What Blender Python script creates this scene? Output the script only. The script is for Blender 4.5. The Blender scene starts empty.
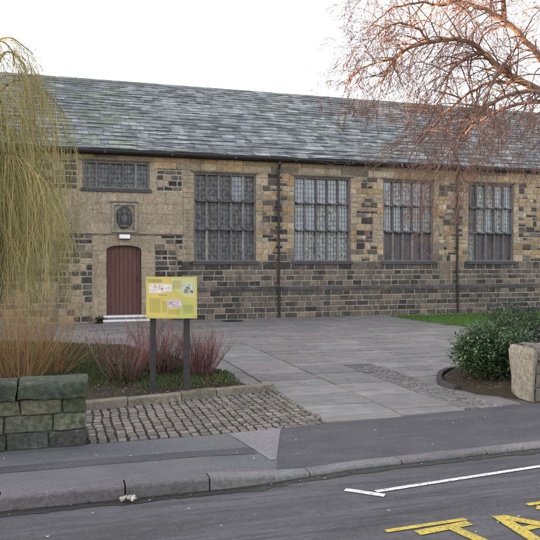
import bpy, math, random
from mathutils import Vector, noise as mnoise
R = random.Random(7)
sc = bpy.context.scene
col = sc.collection
rad = math.radians

# ------------------------------------------------------------------ materials
def new_mat(name, rough=0.8, noise_scale=12.0, noise_amt=0.3, stain_scale=0.9, stain_amt=0.25,
            stain_col=(0.03, 0.03, 0.03), bump=0.4, bump_scale=40.0, base=None, spec=0.3,
            stretch=(1, 1, 1), metallic=0.0, extra=None, bump_dist=0.01):
    m = bpy.data.materials.new(name)
    m.use_nodes = True
    nt = m.node_tree
    N, L = nt.nodes, nt.links
    bs = N['Principled BSDF']
    bs.inputs['Roughness'].default_value = rough
    bs.inputs['Metallic'].default_value = metallic
    bs.inputs['Specular IOR Level'].default_value = spec
    tc = N.new('ShaderNodeTexCoord')
    mp = N.new('ShaderNodeMapping')
    mp.inputs['Scale'].default_value = stretch
    L.new(tc.outputs['Object'], mp.inputs['Vector'])
    if base is None:
        a = N.new('ShaderNodeVertexColor'); a.layer_name = 'Col'
        src = a.outputs['Color']
    else:
        a = N.new('ShaderNodeRGB'); a.outputs[0].default_value = (*base, 1)
        src = a.outputs[0]
    def noise(scale, detail=6, rough_=0.6):
        n = N.new('ShaderNodeTexNoise')
        n.inputs['Scale'].default_value = scale
        n.inputs['Detail'].default_value = detail
        n.inputs['Roughness'].default_value = rough_
        L.new(mp.outputs[0], n.inputs['Vector'])
        return n.outputs['Fac']
    # fine value variation
    mr = N.new('ShaderNodeMapRange')
    mr.inputs['From Min'].default_value = 0.3; mr.inputs['From Max'].default_value = 0.7
    mr.inputs['To Min'].default_value = 1 - noise_amt; mr.inputs['To Max'].default_value = 1 + noise_amt
    L.new(noise(noise_scale), mr.inputs['Value'])
    mul = N.new('ShaderNodeVectorMath'); mul.operation = 'SCALE'
    L.new(src, mul.inputs[0]); L.new(mr.outputs[0], mul.inputs['Scale'])
    out = mul.outputs[0]
    if stain_amt > 0:
        ms = N.new('ShaderNodeMapRange')
        ms.inputs['From Min'].default_value = 0.45; ms.inputs['From Max'].default_value = 0.7
        ms.inputs['To Min'].default_value = 0; ms.inputs['To Max'].default_value = stain_amt
        L.new(noise(stain_scale, 8, 0.65), ms.inputs['Value'])
        mx = N.new('ShaderNodeMix'); mx.data_type = 'RGBA'
        L.new(ms.outputs[0], mx.inputs['Factor'])
        L.new(out, mx.inputs['A']); mx.inputs['B'].default_value = (*stain_col, 1)
        out = mx.outputs['Result']
    if extra:   # list of (scale, lo, hi, amount, colour, stretch)
        for (es, lo, hi, am, ec, est) in extra:
            m2 = N.new('ShaderNodeMapping'); m2.inputs['Scale'].default_value = est
            m2.inputs['Location'].default_value = (es * 0.37, es * 0.11, 0)
            L.new(tc.outputs['Object'], m2.inputs['Vector'])
            n2 = N.new('ShaderNodeTexNoise'); n2.inputs['Scale'].default_value = es
            n2.inputs['Detail'].default_value = 7; n2.inputs['Roughness'].default_value = 0.65
            L.new(m2.outputs[0], n2.inputs['Vector'])
            me = N.new('ShaderNodeMapRange')
            me.inputs['From Min'].default_value = lo; me.inputs['From Max'].default_value = hi
            me.inputs['To Max'].default_value = am
            L.new(n2.outputs['Fac'], me.inputs['Value'])
            mx = N.new('ShaderNodeMix'); mx.data_type = 'RGBA'
            L.new(me.outputs[0], mx.inputs['Factor'])
            L.new(out, mx.inputs['A']); mx.inputs['B'].default_value = (*ec, 1)
            out = mx.outputs['Result']
    L.new(out, bs.inputs['Base Color'])
    if bump > 0:
        b = N.new('ShaderNodeBump'); b.inputs['Strength'].default_value = bump
        b.inputs['Distance'].default_value = bump_dist
        L.new(noise(bump_scale, 8, 0.7), b.inputs['Height'])
        L.new(b.outputs[0], bs.inputs['Normal'])
    return m

M = {}
M['stone'] = new_mat('sandstone', 0.9, 13, 0.34, 0.8, 0.32, (0.05, 0.045, 0.04), 0.9, 34,
                     extra=[(6.0, 0.58, 0.68, 0.28, (0.075, 0.065, 0.055), (1, 1, 1)), (5.0, 0.55, 0.68, 0.35, (0.32, 0.27, 0.20), (1, 1, 1)), (3.0, 0.52, 0.66, 0.35, (0.24, 0.17, 0.10), (1, 1, 1)),
                            (2.2, 0.54, 0.68, 0.42, (0.06, 0.053, 0.047), (1.6, 1, 0.22)),
                            (1.6, 0.56, 0.7, 0.3, (0.07, 0.065, 0.06), (2.5, 1, 0.5))])
M['frame'] = new_mat('window_stone', 0.85, 14, 0.3, 2.0, 0.4, (0.04, 0.04, 0.045), 0.5, 40)
M['slate'] = new_mat('stone_slate', 0.6, 7, 0.35, 1.1, 0.35, (0.035, 0.045, 0.05), 0.6, 25, spec=0.4,
                     extra=[(9, 0.52, 0.60, 0.75, (0.44, 0.465, 0.465), (0.16, 1.9, 1.9)), (0.8, 0.50, 0.62, 0.5, (0.065, 0.075, 0.082), (.4, 1, 1)),
                            (0.9, 0.57, 0.70, 0.5, (0.13, 0.15, 0.08), (0.6, 1, 1))])
M['paving'] = new_mat('flagstone', 0.62, 5, 0.22, 0.5, 0.35, (0.09, 0.085, 0.09), 0.5, 22, spec=0.35,
                      extra=[(26, 0.60, 0.68, 0.3, (0.30, 0.29, 0.28), (1, 1, 1)),
                             (2.6, 0.48, 0.64, 0.5, (0.105, 0.10, 0.10), (0.30, 2.4, 1)), (5, 0.55, 0.66, 0.3, (0.26, 0.25, 0.25), (0.25, 2.2, 1))])
M['sett'] = new_mat('sett_stone', 0.75, 14, 0.3, 1.3, 0.3, (0.07, 0.065, 0.06), 0.7, 45)
M['mosswall'] = new_mat('mossy_stone', 0.95, 22, 0.55, 3.0, 0.5, (0.022, 0.025, 0.022), 1.0, 17,
                        extra=[(3.1, 0.44, 0.60, 0.65, (0.05, 0.07, 0.028), (1, 1, 1.2)),
                               (19, 0.57, 0.63, 0.5, (0.15, 0.165, 0.12), (1, 1, 1)), (11, 0.56, 0.62, 0.45, (0.03, 0.034, 0.024), (1, 1, 1))], bump_dist=0.035)
M['palewall'] = new_mat('pale_coping_stone', 0.95, 24, 0.4, 2.0, 0.5, (0.07, 0.065, 0.06), 1.0, 17,
                        extra=[(3.0, 0.52, 0.66, 0.45, (0.09, 0.09, 0.06), (1, 1, 1)), (10, 0.56, 0.63, 0.4, (0.10, 0.09, 0.075), (1, 1, 1))], bump_dist=0.02)
M['asphalt'] = new_mat('asphalt', 0.72, 90, 0.5, 0.9, 0.4, (0.028, 0.028, 0.03), 0.9, 160, base=(0.066, 0.064, 0.07), spec=0.4,
                       extra=[(75, 0.56, 0.66, 0.5, (0.17, 0.17, 0.18), (1, 1, 1)),
                              (1.6, 0.46, 0.60, 0.65, (0.12, 0.118, 0.128), (0.25, 2.2, 1)), (22, 0.54, 0.66, 0.5, (0.028, 0.028, 0.031), (1, 1, 1)), (9, 0.55, 0.66, 0.4, (0.13, 0.127, 0.135), (.5, 1.3, 1)),
                              (4.0, 0.53, 0.62, 0.6, (0.032, 0.032, 0.037), (0.2, 2.6, 1))])
M['tarmac'] = new_mat('pavement_tarmac', 0.75, 70, 0.45, 1.5, 0.45, (0.06, 0.06, 0.065), 0.8, 130, base=(0.122, 0.120, 0.128), spec=0.35,
                      extra=[(2.5, 0.5, 0.66, 0.4, (0.07, 0.068, 0.075), (0.4, 1.5, 1)),
                             (1.3, 0.52, 0.68, 0.4, (0.15, 0.145, 0.15), (0.7, 1.6, 1))])
M['tarmac_dark'] = new_mat('patch_tarmac', 0.7, 75, 0.5, 1.6, 0.5, (0.105, 0.10, 0.11), 0.8, 170, base=(0.062, 0.06, 0.068), spec=0.35,
                      extra=[(3.0, 0.5, 0.62, 0.5, (0.105, 0.10, 0.11), (0.35, 1.5, 1))])
M['flagpatch'] = new_mat('pale_flag', 0.75, 20, 0.2, 2, 0.3, (0.13, 0.12, 0.12), 0.5, 60, base=(0.175, 0.168, 0.175))
M['kerb'] = new_mat('kerb_stone', 0.75, 30, 0.3, 1.5, 0.5, (0.06, 0.058, 0.06), 0.7, 60,
                    extra=[(3, 0.55, 0.65, 0.5, (0.06, 0.06, 0.06), (0.5, 1, 3))])
M['white_paint'] = new_mat('white_road_paint', 0.6, 60, 0.12, 3, 0.2, (0.2, 0.2, 0.2), 0.5, 120, base=(0.68, 0.68, 0.70),
                           extra=[(38, 0.53, 0.62, 0.75, (0.10, 0.10, 0.11), (1, 1, 1)), (3, 0.5, 0.65, 0.5, (0.3, 0.3, 0.31), (1, 1, 1))])
M['yellow_paint'] = new_mat('yellow_road_paint', 0.6, 50, 0.2, 3, 0.25, (0.15, 0.13, 0.05), 0.5, 120, base=(0.52, 0.40, 0.06),
                            extra=[(42, 0.52, 0.62, 0.8, (0.08, 0.078, 0.07), (1, 1, 1)), (4, 0.52, 0.66, 0.5, (0.16, 0.14, 0.07), (1, 1, 1))])
M['door'] = new_mat('brown_painted_wood', 0.55, 5, 0.32, 2.0, 0.35, (0.06, 0.035, 0.03), 0.5, 18, base=(0.125, 0.062, 0.052), stretch=(7, 7, 0.6))
M['iron'] = new_mat('black_cast_iron', 0.5, 20, 0.3, 3, 0.2, (0.05, 0.03, 0.02), 0.3, 60, base=(0.018, 0.018, 0.02), spec=0.4)
M['post'] = new_mat('dark_post_paint', 0.6, 20, 0.3, 4, 0.3, (0.07, 0.06, 0.055), 0.3, 60, base=(0.035, 0.034, 0.036))
M['board'] = new_mat('sign_panel', 0.42, 6, 0.1, 2, 0.0, bump=0, spec=0.4)
M['soil'] = new_mat('dark_soil', 0.95, 18, 0.5, 3, 0.5, (0.02, 0.016, 0.012), 1.2, 40, base=(0.05, 0.038, 0.028),
                    extra=[(30, 0.56, 0.62, 0.5, (0.14, 0.09, 0.05), (1, 1, 1)), (1.1, 0.5, 0.6, 0.25, (0.035, 0.05, 0.018), (1, 1, 1))], bump_dist=0.03)
M['ground'] = new_mat('far_ground', 0.95, 4, 0.4, 0.1, 0.4, (0.06, 0.06, 0.05), 0.4, 10, base=(0.06, 0.075, 0.035))
M['lead'] = new_mat('grey_lead', 0.6, 14, 0.35, 3, 0.3, (0.06, 0.06, 0.07), 0.3, 60)
M['white'] = new_mat('white_enamel', 0.35, 10, 0.06, 3, 0.1, (0.3, 0.3, 0.28), 0.05, 30, base=(0.75, 0.76, 0.80))
M['bark'] = new_mat('bark', 0.9, 25, 0.35, 6, 0.3, (0.05, 0.045, 0.03), 0.8, 60, bump_dist=0.01)
def plant_mat(name, rough=0.6, trans=0.25):
    m = new_mat(name, rough, 30, 0.2, 3, 0.0, bump=0, spec=0.35)
    N, L = m.node_tree.nodes, m.node_tree.links
    bs = N['Principled BSDF']
    src = bs.inputs['Base Color'].links[0].from_socket
    tr = N.new('ShaderNodeBsdfTranslucent'); L.new(src, tr.inputs['Color'])
    ms = N.new('ShaderNodeMixShader'); ms.inputs[0].default_value = trans
    L.new(bs.outputs[0], ms.inputs[1]); L.new(tr.outputs[0], ms.inputs[2])
    L.new(ms.outputs[0], N['Material Output'].inputs['Surface'])
    return m
M['leaf'] = plant_mat('leaf', 0.42, 0.18)
M['grassblade'] = plant_mat('grass_blade', 0.7, 0.2)
M['twig'] = new_mat('twig', 0.7, 30, 0.2, 3, 0.0, bump=0, spec=0.25)
# window sheets: weathered glazing; pale and mottled ones carry painted sky and tree reflections
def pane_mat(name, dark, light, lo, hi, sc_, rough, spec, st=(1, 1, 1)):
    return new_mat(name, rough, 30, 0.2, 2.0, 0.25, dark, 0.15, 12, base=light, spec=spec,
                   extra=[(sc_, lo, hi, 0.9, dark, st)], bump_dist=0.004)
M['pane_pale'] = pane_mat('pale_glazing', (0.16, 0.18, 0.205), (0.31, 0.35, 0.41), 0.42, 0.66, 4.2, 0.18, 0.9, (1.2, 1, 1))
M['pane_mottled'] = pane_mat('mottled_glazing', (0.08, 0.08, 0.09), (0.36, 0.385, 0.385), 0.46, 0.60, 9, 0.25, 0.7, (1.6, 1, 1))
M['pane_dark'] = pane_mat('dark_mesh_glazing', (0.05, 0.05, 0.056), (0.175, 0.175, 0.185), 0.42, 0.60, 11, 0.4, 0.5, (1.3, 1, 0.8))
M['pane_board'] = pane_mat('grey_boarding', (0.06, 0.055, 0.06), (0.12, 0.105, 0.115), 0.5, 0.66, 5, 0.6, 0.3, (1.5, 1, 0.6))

# ------------------------------------------------------------------ mesh builder
class MB:
    def __init__(s): s.v = []; s.f = []; s.c = []
    def face(s, pts, c):
        n = len(s.v); s.v.extend([tuple(p) for p in pts]); s.f.append(tuple(range(n, n + len(pts)))); s.c.append(c)
    def poly(s, vs, fs, c):
        n = len(s.v); s.v.extend(vs)
        for f in fs: s.f.append(tuple(n + i for i in f)); s.c.append(c)
    def box(s, x0, x1, y0, y1, z0, z1, c=(1, 1, 1)):
        v = [(x0, y0, z0), (x1, y0, z0), (x1, y1, z0), (x0, y1, z0), (x0, y0, z1), (x1, y0, z1), (x1, y1, z1), (x0, y1, z1)]
        s.poly(v, [(0, 3, 2, 1), (4, 5, 6, 7), (0, 1, 5, 4), (1, 2, 6, 5), (2, 3, 7, 6), (3, 0, 4, 7)], c)
    def stone_front(s, x0, x1, z0, z1, yb, yf, c, b=0.012, j=0.006, r=R):
        """cushion-faced stone: back edge at yb, face at yf (towards -y)"""
        q = lambda: r.uniform(-j, j)
        w = [(x0 + q(), yb, z0 + q()), (x1 + q(), yb, z0 + q()), (x1 + q(), yb, z1 + q()), (x0 + q(), yb, z1 + q())]
        cx, cz = (x0 + x1) / 2, (z0 + z1) / 2
        f = [(p[0] + (b if p[0] < cx else -b), yf + r.uniform(-.004, .004), p[2] + (b if p[2] < cz else -b)) for p in w]
        s.poly(w + f, [(4, 5, 6, 7), (0, 1, 5, 4), (1, 2, 6, 5), (2, 3, 7, 6), (3, 0, 4, 7)], c)
    def stone_top(s, x0, x1, y0, y1, zb, zt, c, b=0.012, j=0.005, tilt=0.003, mid=0.0, r=R):
        q = lambda: r.uniform(-j, j)
        w = [(x0 + q(), y0 + q(), zb), (x1 + q(), y0 + q(), zb), (x1 + q(), y1 + q(), zb), (x0 + q(), y1 + q(), zb)]
        cx, cy = (x0 + x1) / 2, (y0 + y1) / 2
        f = [(p[0] + (b if p[0] < cx else -b), p[1] + (b if p[1] < cy else -b), zt + r.uniform(-tilt, tilt)) for p in w]
        sd = [(0, 1, 5, 4), (1, 2, 6, 5), (2, 3, 7, 6), (3, 0, 4, 7)]
        if mid > 0:
            s.poly(w + f + [(cx, cy, zt + mid)], sd + [(4, 5, 8), (5, 6, 8), (6, 7, 8), (7, 4, 8)], c)
        else:
            s.poly(w + f, [(4, 5, 6, 7)] + sd, c)
    def tube(s, pts, rads, n=4, c=(1, 1, 1), cap=False):
        k = len(pts); base = len(s.v)
        for i in range(k):
            p = pts[i]
            d = (pts[min(i + 1, k - 1)] - pts[max(i - 1, 0)])
            if d.length < 1e-9: d = Vector((0, 0, 1))
            d.normalize()
            a = d.cross(Vector((0.31, 0.87, 0.38)))
            if a.length < 0.05: a = d.cross(Vector((1, 0, 0)))
            a.normalize(); b = d.cross(a); r = rads[i]
            for q in range(n):
                t = 2 * math.pi * q / n
                s.v.append(tuple(p + a * (r * math.cos(t)) + b * (r * math.sin(t))))
        for i in range(k - 1):
            for q in range(n):
                s.f.append((base + i * n + q, base + i * n + (q + 1) % n, base + (i + 1) * n + (q + 1) % n, base + (i + 1) * n + q)); s.c.append(c)
        if cap:
            s.f.append(tuple(base + q for q in reversed(range(n)))); s.c.append(c)
            s.f.append(tuple(base + (k - 1) * n + q for q in range(n))); s.c.append(c)
    def build(s, name, mat, parent=None, smooth=False, origin=None):
        me = bpy.data.meshes.new(name)
        o0 = world_origin(parent) if parent is not None else Vector(origin or (0, 0, 0))
        own = Vector((0, 0, 0))
        vs = [(x - o0.x, y - o0.y, z - o0.z) for x, y, z in s.v]
        me.from_pydata(vs, [], s.f)
        a = me.color_attributes.new('Col', 'FLOAT_COLOR', 'CORNER')
        buf = []
        for f, c in zip(s.f, s.c):
            buf.extend((c[0], c[1], c[2], 1.0) * len(f))
        a.data.foreach_set('color', buf)
        me.materials.append(mat)
        if smooth: me.polygons.foreach_set('use_smooth', [True] * len(me.polygons))
        me.update()
        o = bpy.data.objects.new(name, me); col.objects.link(o)
        if parent is not None: o.parent = parent
        else: o.location = o0
        return o
def world_origin(o):
    p = Vector((0, 0, 0))
    while o is not None: p = p + o.location; o = o.parent
    return p
def tag(o, label=None, cat=None, group=None, kind=None):
    if label: o['label'] = label
    if cat: o['category'] = cat
    if group: o['group'] = group
    if kind: o['kind'] = kind
    return o
def empty(name, loc, label, cat, group=None):
    o = bpy.data.objects.new(name, None); col.objects.link(o); o.location = loc; o.empty_display_size = 0.2
    return tag(o, label, cat, group)
def vary(c, a=0.12, h=0.03, r=R):
    k = 1 + r.uniform(-a, a)
    return tuple(max(0.003, x * k * (1 + r.uniform(-h, h))) for x in c)
V = Vector
def nz(x, y, z=0.0): return mnoise.noise(V((x, y, z)))

# ------------------------------------------------------------------ camera
cam_d = bpy.data.cameras.new('camera'); cam = bpy.data.objects.new('camera', cam_d); col.objects.link(cam)
cam_d.sensor_width = 36; cam_d.lens = 36 * 680 / 540; cam_d.clip_end = 3000; cam_d.clip_start = 0.05
cam.location = (0, -19.3, 1.7)
cam.rotation_euler = (rad(90) - math.atan(9 / 680), 0, -rad(17))
sc.camera = cam

# ------------------------------------------------------------------ light
EL, AZ = rad(9.0), rad(-74)            # sun low at the left, a little behind the hall
sd = V((math.sin(AZ) * math.cos(EL), math.cos(AZ) * math.cos(EL), math.sin(EL)))
w = bpy.data.worlds.new('World'); sc.world = w; w.use_nodes = True
nt = w.node_tree
sky = nt.nodes.new('ShaderNodeTexSky'); sky.sky_type = 'NISHITA'; sky.sun_disc = False
sky.sun_elevation = EL; sky.sun_rotation = AZ
sky.air_density = 1.0; sky.dust_density = 3.0; sky.ozone_density = 1.0
bg = nt.nodes['Background']; bg.inputs['Strength'].default_value = 0.15
hs = nt.nodes.new('ShaderNodeHueSaturation'); hs.inputs['Saturation'].default_value = 0.42   # thin high cloud greys the blue
tn = nt.nodes.new('ShaderNodeMix'); tn.data_type = 'RGBA'; tn.blend_type = 'MULTIPLY'; tn.inputs['Factor'].default_value = 1.0
tn.inputs['B'].default_value = (1.045, 0.995, 0.98, 1)
nt.links.new(sky.outputs[0], hs.inputs['Color']); nt.links.new(hs.outputs[0], tn.inputs['A'])
nt.links.new(tn.outputs['Result'], bg.inputs['Color'])
sl = bpy.data.lights.new('sun', 'SUN'); sl.energy = 5.0; sl.angle = rad(0.5); sl.color = (1, 0.55, 0.26)
so = bpy.data.objects.new('sun', sl); col.objects.link(so); so.rotation_euler = sd.to_track_quat('Z', 'Y').to_euler()
vs = sc.view_settings
vs.view_transform = 'Standard'; vs.look = 'None'; vs.gamma = 1; vs.use_curve_mapping = False; vs.exposure = 2.75

# ------------------------------------------------------------------ ground, road, pavement, kerb
def sheet(name, pts, z, mat, c=(1, 1, 1)):
    m = MB(); m.face([(x, y, z) for x, y in pts], c)
    return tag(m.build(name, mat), kind='structure')
sheet('ground', [(-400, -400), (600, -400), (600, 600), (-400, 600)], -0.125, M['ground'])
def ykf(x):      # line of the kerb face
    if x < 1.4: return -14.09
    if x < 2.4: return -14.09 + 0.16 * (x - 1.4)
    return -13.93 + 0.045 * (x - 2.4)
def zk(x):       # kerb top height (dropped kerb to the right)
    if x < 1.10: return 0.0
    if x < 1.97: return -0.07 * (x - 1.10) / 0.87
    return -0.07
def ypb(x): return -12.80 if x < 1.2 else -12.80 + 0.10 * (x - 1.2) ** 1.0 * (0.9 if x < 5 else 0.9)
def ypb(x): return -12.80 if x < 1.5 else -12.80 + 0.085 * (min(x, 6) - 1.5)
def road_z(x, y):
    return -0.10
m = MB()
m.face([(-60, -21.5, -0.10), (60, -21.5, -0.10), (60, -10.0, -0.10), (-60, -10.0, -0.10)], (1, 1, 1))
tag(m.build('road', M['asphalt']), kind='structure')
m = MB(); m.box(-60, 60, -24, -21.5, -0.12, 0.02); tag(m.build('far_pavement', M['tarmac']), kind='structure')
# pavement surface, lofted
def pz(x, t):    # t=0 front (kerb back) .. 1 back
    f = zk(x)
    tt = min(1, t / 0.75)
    return f + (0.0 - f) * tt + 0.003 * nz(x * 0.8, t * 2)
def pave(name, x0, x1, mat, t0=0.0, t1=1.0, lift=0.0, step=0.15, inset=0.0, shape=None, fl=None, fr=None):
    """fl/fr: left and right edge as functions of t (0 kerb .. 1 back)"""
    m = MB(); n = max(2, int((x1 - x0) / step)); kt = 10
    P = {}
    for i in range(n + 1):
        xm = x0 + (x1 - x0) * i / n
        a0, a1 = (t0, t1) if shape is None else shape(xm)
        for k in range(kt + 1):
            t = a0 + (a1 - a0) * k / kt
            xa = fl(t) if fl else x0; xb = fr(t) if fr else x1
            x = xa + (xb - xa) * i / n
            yf, yb = ykf(x) + 0.135, ypb(x)
            P[i, k] = (x, yf + (yb - yf) * t, pz(x, t) + lift)
    for i in range(n):
        for k in range(kt):
            m.face([P[i, k], P[i + 1, k], P[i + 1, k + 1], P[i, k + 1]], (1, 1, 1))
    return tag(m.build(name, mat), kind='structure')
EB = lambda t: 1.70 + 0.43 * t
pave('pavement', -14, 2.13, M['tarmac'], fr=EB)
pave('pavement', 1.70, 30, M['tarmac_dark'], step=0.3, fl=EB)
pave('pavement_trench_patch', -6, 1.66, M['tarmac_dark'], lift=0.0035,
     shape=lambda x: (0.40 + 0.02 * nz(x * 2, 1), 0.56 + 0.02 * nz(x * 2, 5)))
pave('pale_pavement_flag', 1.5, 2.1, M['flagpatch'], lift=0.005, step=0.06, t0=0.22, t1=0.995, fl=lambda t: 1.78 - 0.24 * t, fr=lambda t: EB(t) - .008)
# kerb stones
m = MB()
xs = [-12 + i * 0.9 for i in range(13)] + [-0.42 - 0.02, 0.45, 1.10, 1.97]
xs = sorted(set([round(x, 3) for x in xs if x < -0.8 or x > -0.5]))
x = 1.97
while x < 30: x += 0.9; xs.append(x)
for a, b in zip(xs[:-1], xs[1:]):
    g = 0.006; cc = vary((0.125, 0.118, 0.125) if a < 1.0 else (0.155, 0.148, 0.150), 0.12)
    for k in range(4):
        u0 = a + g + (b - a - 2 * g) * k / 4; u1 = a + g + (b - a - 2 * g) * (k + 1) / 4
        z0_, z1_ = zk(u0), zk(u1)
        f0, f1 = ykf(u0), ykf(u1)
        bz = -0.16; r_ = 0.018
        def prof(u, f, z): return [(u, f, bz), (u, f, z - r_), (u, f + r_ * .3, z - r_ * .3), (u, f + r_, z + .004), (u, f + 0.14, z + .004), (u, f + 0.14, bz)]
        A, B = prof(u0, f0, z0_), prof(u1, f1, z1_)
        for q in range(5): m.face([A[q], B[q], B[q + 1], A[q + 1]], cc)
        if k == 0: m.face(A[::-1], cc)
        if k == 3: m.face(B, cc)
tag(m.build('kerb', M['kerb']), kind='structure')
m = MB()      # damp silty channel along the kerb foot
for i in range(880):
    x = -8 + i * 0.04
    m.face([(x, ykf(x) - 0.11 - .05 * nz(x * 3, 2) - .03 * nz(x * 11, 5), -0.096), (x + .04, ykf(x + .04) - 0.11 - .05 * nz((x + .04) * 3, 2) - .03 * nz((x + .04) * 11, 5), -0.096), (x + .04, ykf(x + .04) + .01, -0.096), (x, ykf(x) + .01, -0.096)], (1, 1, 1))
M['gutter_silt'] = new_mat('gutter_silt', 0.6, 40, 0.4, 4, 0.4, (0.02, 0.02, 0.02), 0.8, 100, base=(0.035, 0.035, 0.032),
                           extra=[(8, 0.55, 0.62, 0.5, (0.05, 0.07, 0.03), (0.5, 1, 1))])
tag(m.build('kerb_channel', M['gutter_silt']), kind='structure')

# road markings
m = MB(); zr = -0.094
def strip(m, p, q, wd, z=zr, c=(1, 1, 1)):
    d = V((q[0] - p[0], q[1] - p[1], 0)); d.normalize(); n = V((-d.y, d.x, 0)) * wd / 2
    m.face([(p[0] - n.x, p[1] - n.y, z), (q[0] - n.x, q[1] - n.y, z), (q[0] + n.x, q[1] + n.y, z), (p[0] + n.x, p[1] + n.y, z)], c)
strip(m, (2.12, -14.385), (2.355, -14.60), 0.065, zr)
strip(m, (2.33, -14.50), (9.0, -13.93 + .13), 0.05, zr + .001)
tag(m.build('white_bay_marking', M['white_paint']), kind='structure')
m = MB(); zy = -0.094
strip(m, (2.05, -15.225), (2.68, -15.195), 0.045)
# T A X I, letter tops away from the camera
TX = [((2.235, -15.315), (2.665, -15.265), 0.075), ((2.50, -15.28), (2.66, -15.90), 0.085),
      ((2.925, -15.215), (2.90, -15.75), 0.095), ((2.94, -15.24), (3.42, -15.78), 0.085), ((2.93, -15.465), (3.15, -15.435), 0.06),
      ((3.30, -15.15), (3.92, -15.72), 0.085), ((3.80, -15.12), (3.42, -15.60), 0.085),
      ((4.10, -15.10), (4.22, -15.68), 0.085), ((3.27, -15.085), (4.6, -15.03), 0.045)]
for k, (p, q, wd) in enumerate(TX): strip(m, p, q, wd, zr + 0.0012 * (k % 4))
tag(m.build('yellow_taxi_marking', M['yellow_paint']), kind='structure')

# ------------------------------------------------------------------ forecourt of flagstones
def inside(pt, poly):
    x, y = pt; c = False; j = len(poly) - 1
    for i in range(len(poly)):
        xi, yi = poly[i]; xj, yj = poly[j]
        if (yi > y) != (yj > y) and x < (xj - xi) * (y - yi) / (yj - yi) + xi: c = not c
        j = i
    return c

m = MB()
base = MB()
base.face([(-22, -12.78, -0.012), (0, -12.78, -0.012), (1.5, -12.785, -0.012), (6, -12.40, -0.012), (32, -12.40, -0.012), (32, 0, -0.012), (-22, 0, -0.012)], (0.07, 0.068, 0.066))
tag(base.build('forecourt_bedding', M['paving']), kind='structure')
def slabs(x0, x1, y0, y1, seed, wmin=0.5, wmax=1.1, dmin=0.38, dmax=0.75, clip=None):
    r = random.Random(seed); y = y0
    while y < y1:
        d = r.uniform(dmin, dmax)
        if y + d > y1 - 0.15: d = y1 - y
        x = x0 - (r.uniform(0, .4) if x0 < -15 else 0)
        while x < x1:
            w_ = r.uniform(wmin, wmax)
            if x + w_ > x1 - .2: w_ = x1 - x
            if clip is None or clip(x + w_ / 2, y + d / 2):
                cc = vary((0.185, 0.175, 0.17), 0.17, 0.03, r)
                yb = max(y, ypb(x + w_ / 2) + 0.01)
                if y + d - yb > .05:
                    m.stone_top(x + .004, x + w_ - .004, yb + .004, y + d - .004, -0.03, 0.003, cc, 0.008, 0.006, 0.006, r=r)
            x += w_
        y += d
inbed = lambda x, y: (x < 2.2 and -11.0 < y < -5.6 and x < 2.3 - (y + 10.5) * 0.28 and not (y > -5.9))
inright = lambda x, y: x > 5.2 and y < -9.9 or (x > 9.9 and y > -4.6) or (x > 6.6 and y < -9.5)
ok = lambda x, y: not inbed(x, y) and not inright(x, y)
slabs(2.66, 3.58, -12.9, -5.6, 3, .9, .95, 0.40, 0.7, ok)
slabs(3.60, 4.39, -12.9, -9.0, 4, .7, .8, 0.5, 0.9, ok)
slabs(3.60, 9.5, -9.0, -5.6, 5, .45, .9, 0.26, 0.45, ok)
slabs(4.88, 9.5, -12.9, -9.0, 6, .3, .6, 0.3, 0.5, lambda x, y: not inside((x, y), [(5.35, -12.2), (5.2, -11.0), (5.8, -10.3), (6.6, -9.9), (13, -9.6), (13, -12.2)]) and y > -12.7 and (x < 5.3 or y > -11))
slabs(9.5, 30, -9.4, -5.6, 15, .6, 1.2, 0.4, 0.7, ok)
slabs(-20, 2.64, -10.7, -5.6, 7, .5, 1.0, 0.4, 0.7, ok)
slabs(-20, 30, -5.6, -0.0, 8, .45, .95, 0.28, 0.5, lambda x, y: not (x > 9.9 and y > -4.6))
tag(m.build('forecourt_paving', M['paving']), kind='structure')
# setts apron + narrow sett strip
m = MB(); r = random.Random(21)
def yedge(x): return -11.30 + (x - 0.26) * 0.225
x = 0.23; 
while x < 2.63:
    y = -12.775; x1 = x + r.uniform(.085, .11)
    while y < yedge(x) - .03:
        ln = r.uniform(.10, .155)
        yy = min(y + ln, yedge(x) - .01)
        jx = 0.03 * nz(y * 2.2, x * .7, 3) + r.uniform(-.004, .004)
        if yy - y > 0.05:
            m.stone_top(x + jx + .004, x1 + jx - .004, max(y, ypb(x) + .01) + .012, yy - .010, -0.03, 0.002 + r.uniform(-.004, .004), vary((0.155, 0.142, 0.128), .28, .03, r), .011, .008, .002, .001, r)
        y += ln
    x = x1
m2 = m; m = MB()
y = -12.5
while y < -9.3:
    x = 4.395; d = r.uniform(.09, .12)
    while x < 4.86:
        w_ = r.uniform(.09, .15)
        m2.stone_top(x + .006, x + w_ - .006, y + .006, y + d - .006, -0.03, 0.004 + r.uniform(-.004, .004), vary((0.165, 0.158, 0.155), .16, .03, r), .009, .005, .003, .001, r)
        x += w_
    y += d
tag(m2.build('cobble_setts', M['sett']), kind='structure')
m = MB(); m.face([(0.2, -12.79, -0.009), (2.66, -12.70, -0.009), (2.66, -10.7, -0.009), (0.2, -11.2, -0.009)], (0.05, 0.047, 0.042))
m.face([(4.38, -12.5, -0.009), (4.88, -12.45, -0.009), (4.9, -9.25, -0.009), (4.38, -9.25, -0.004)], (0.06, 0.05, 0.045))
tag(m.build('sett_bedding', M['soil']), kind='structure')
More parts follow.
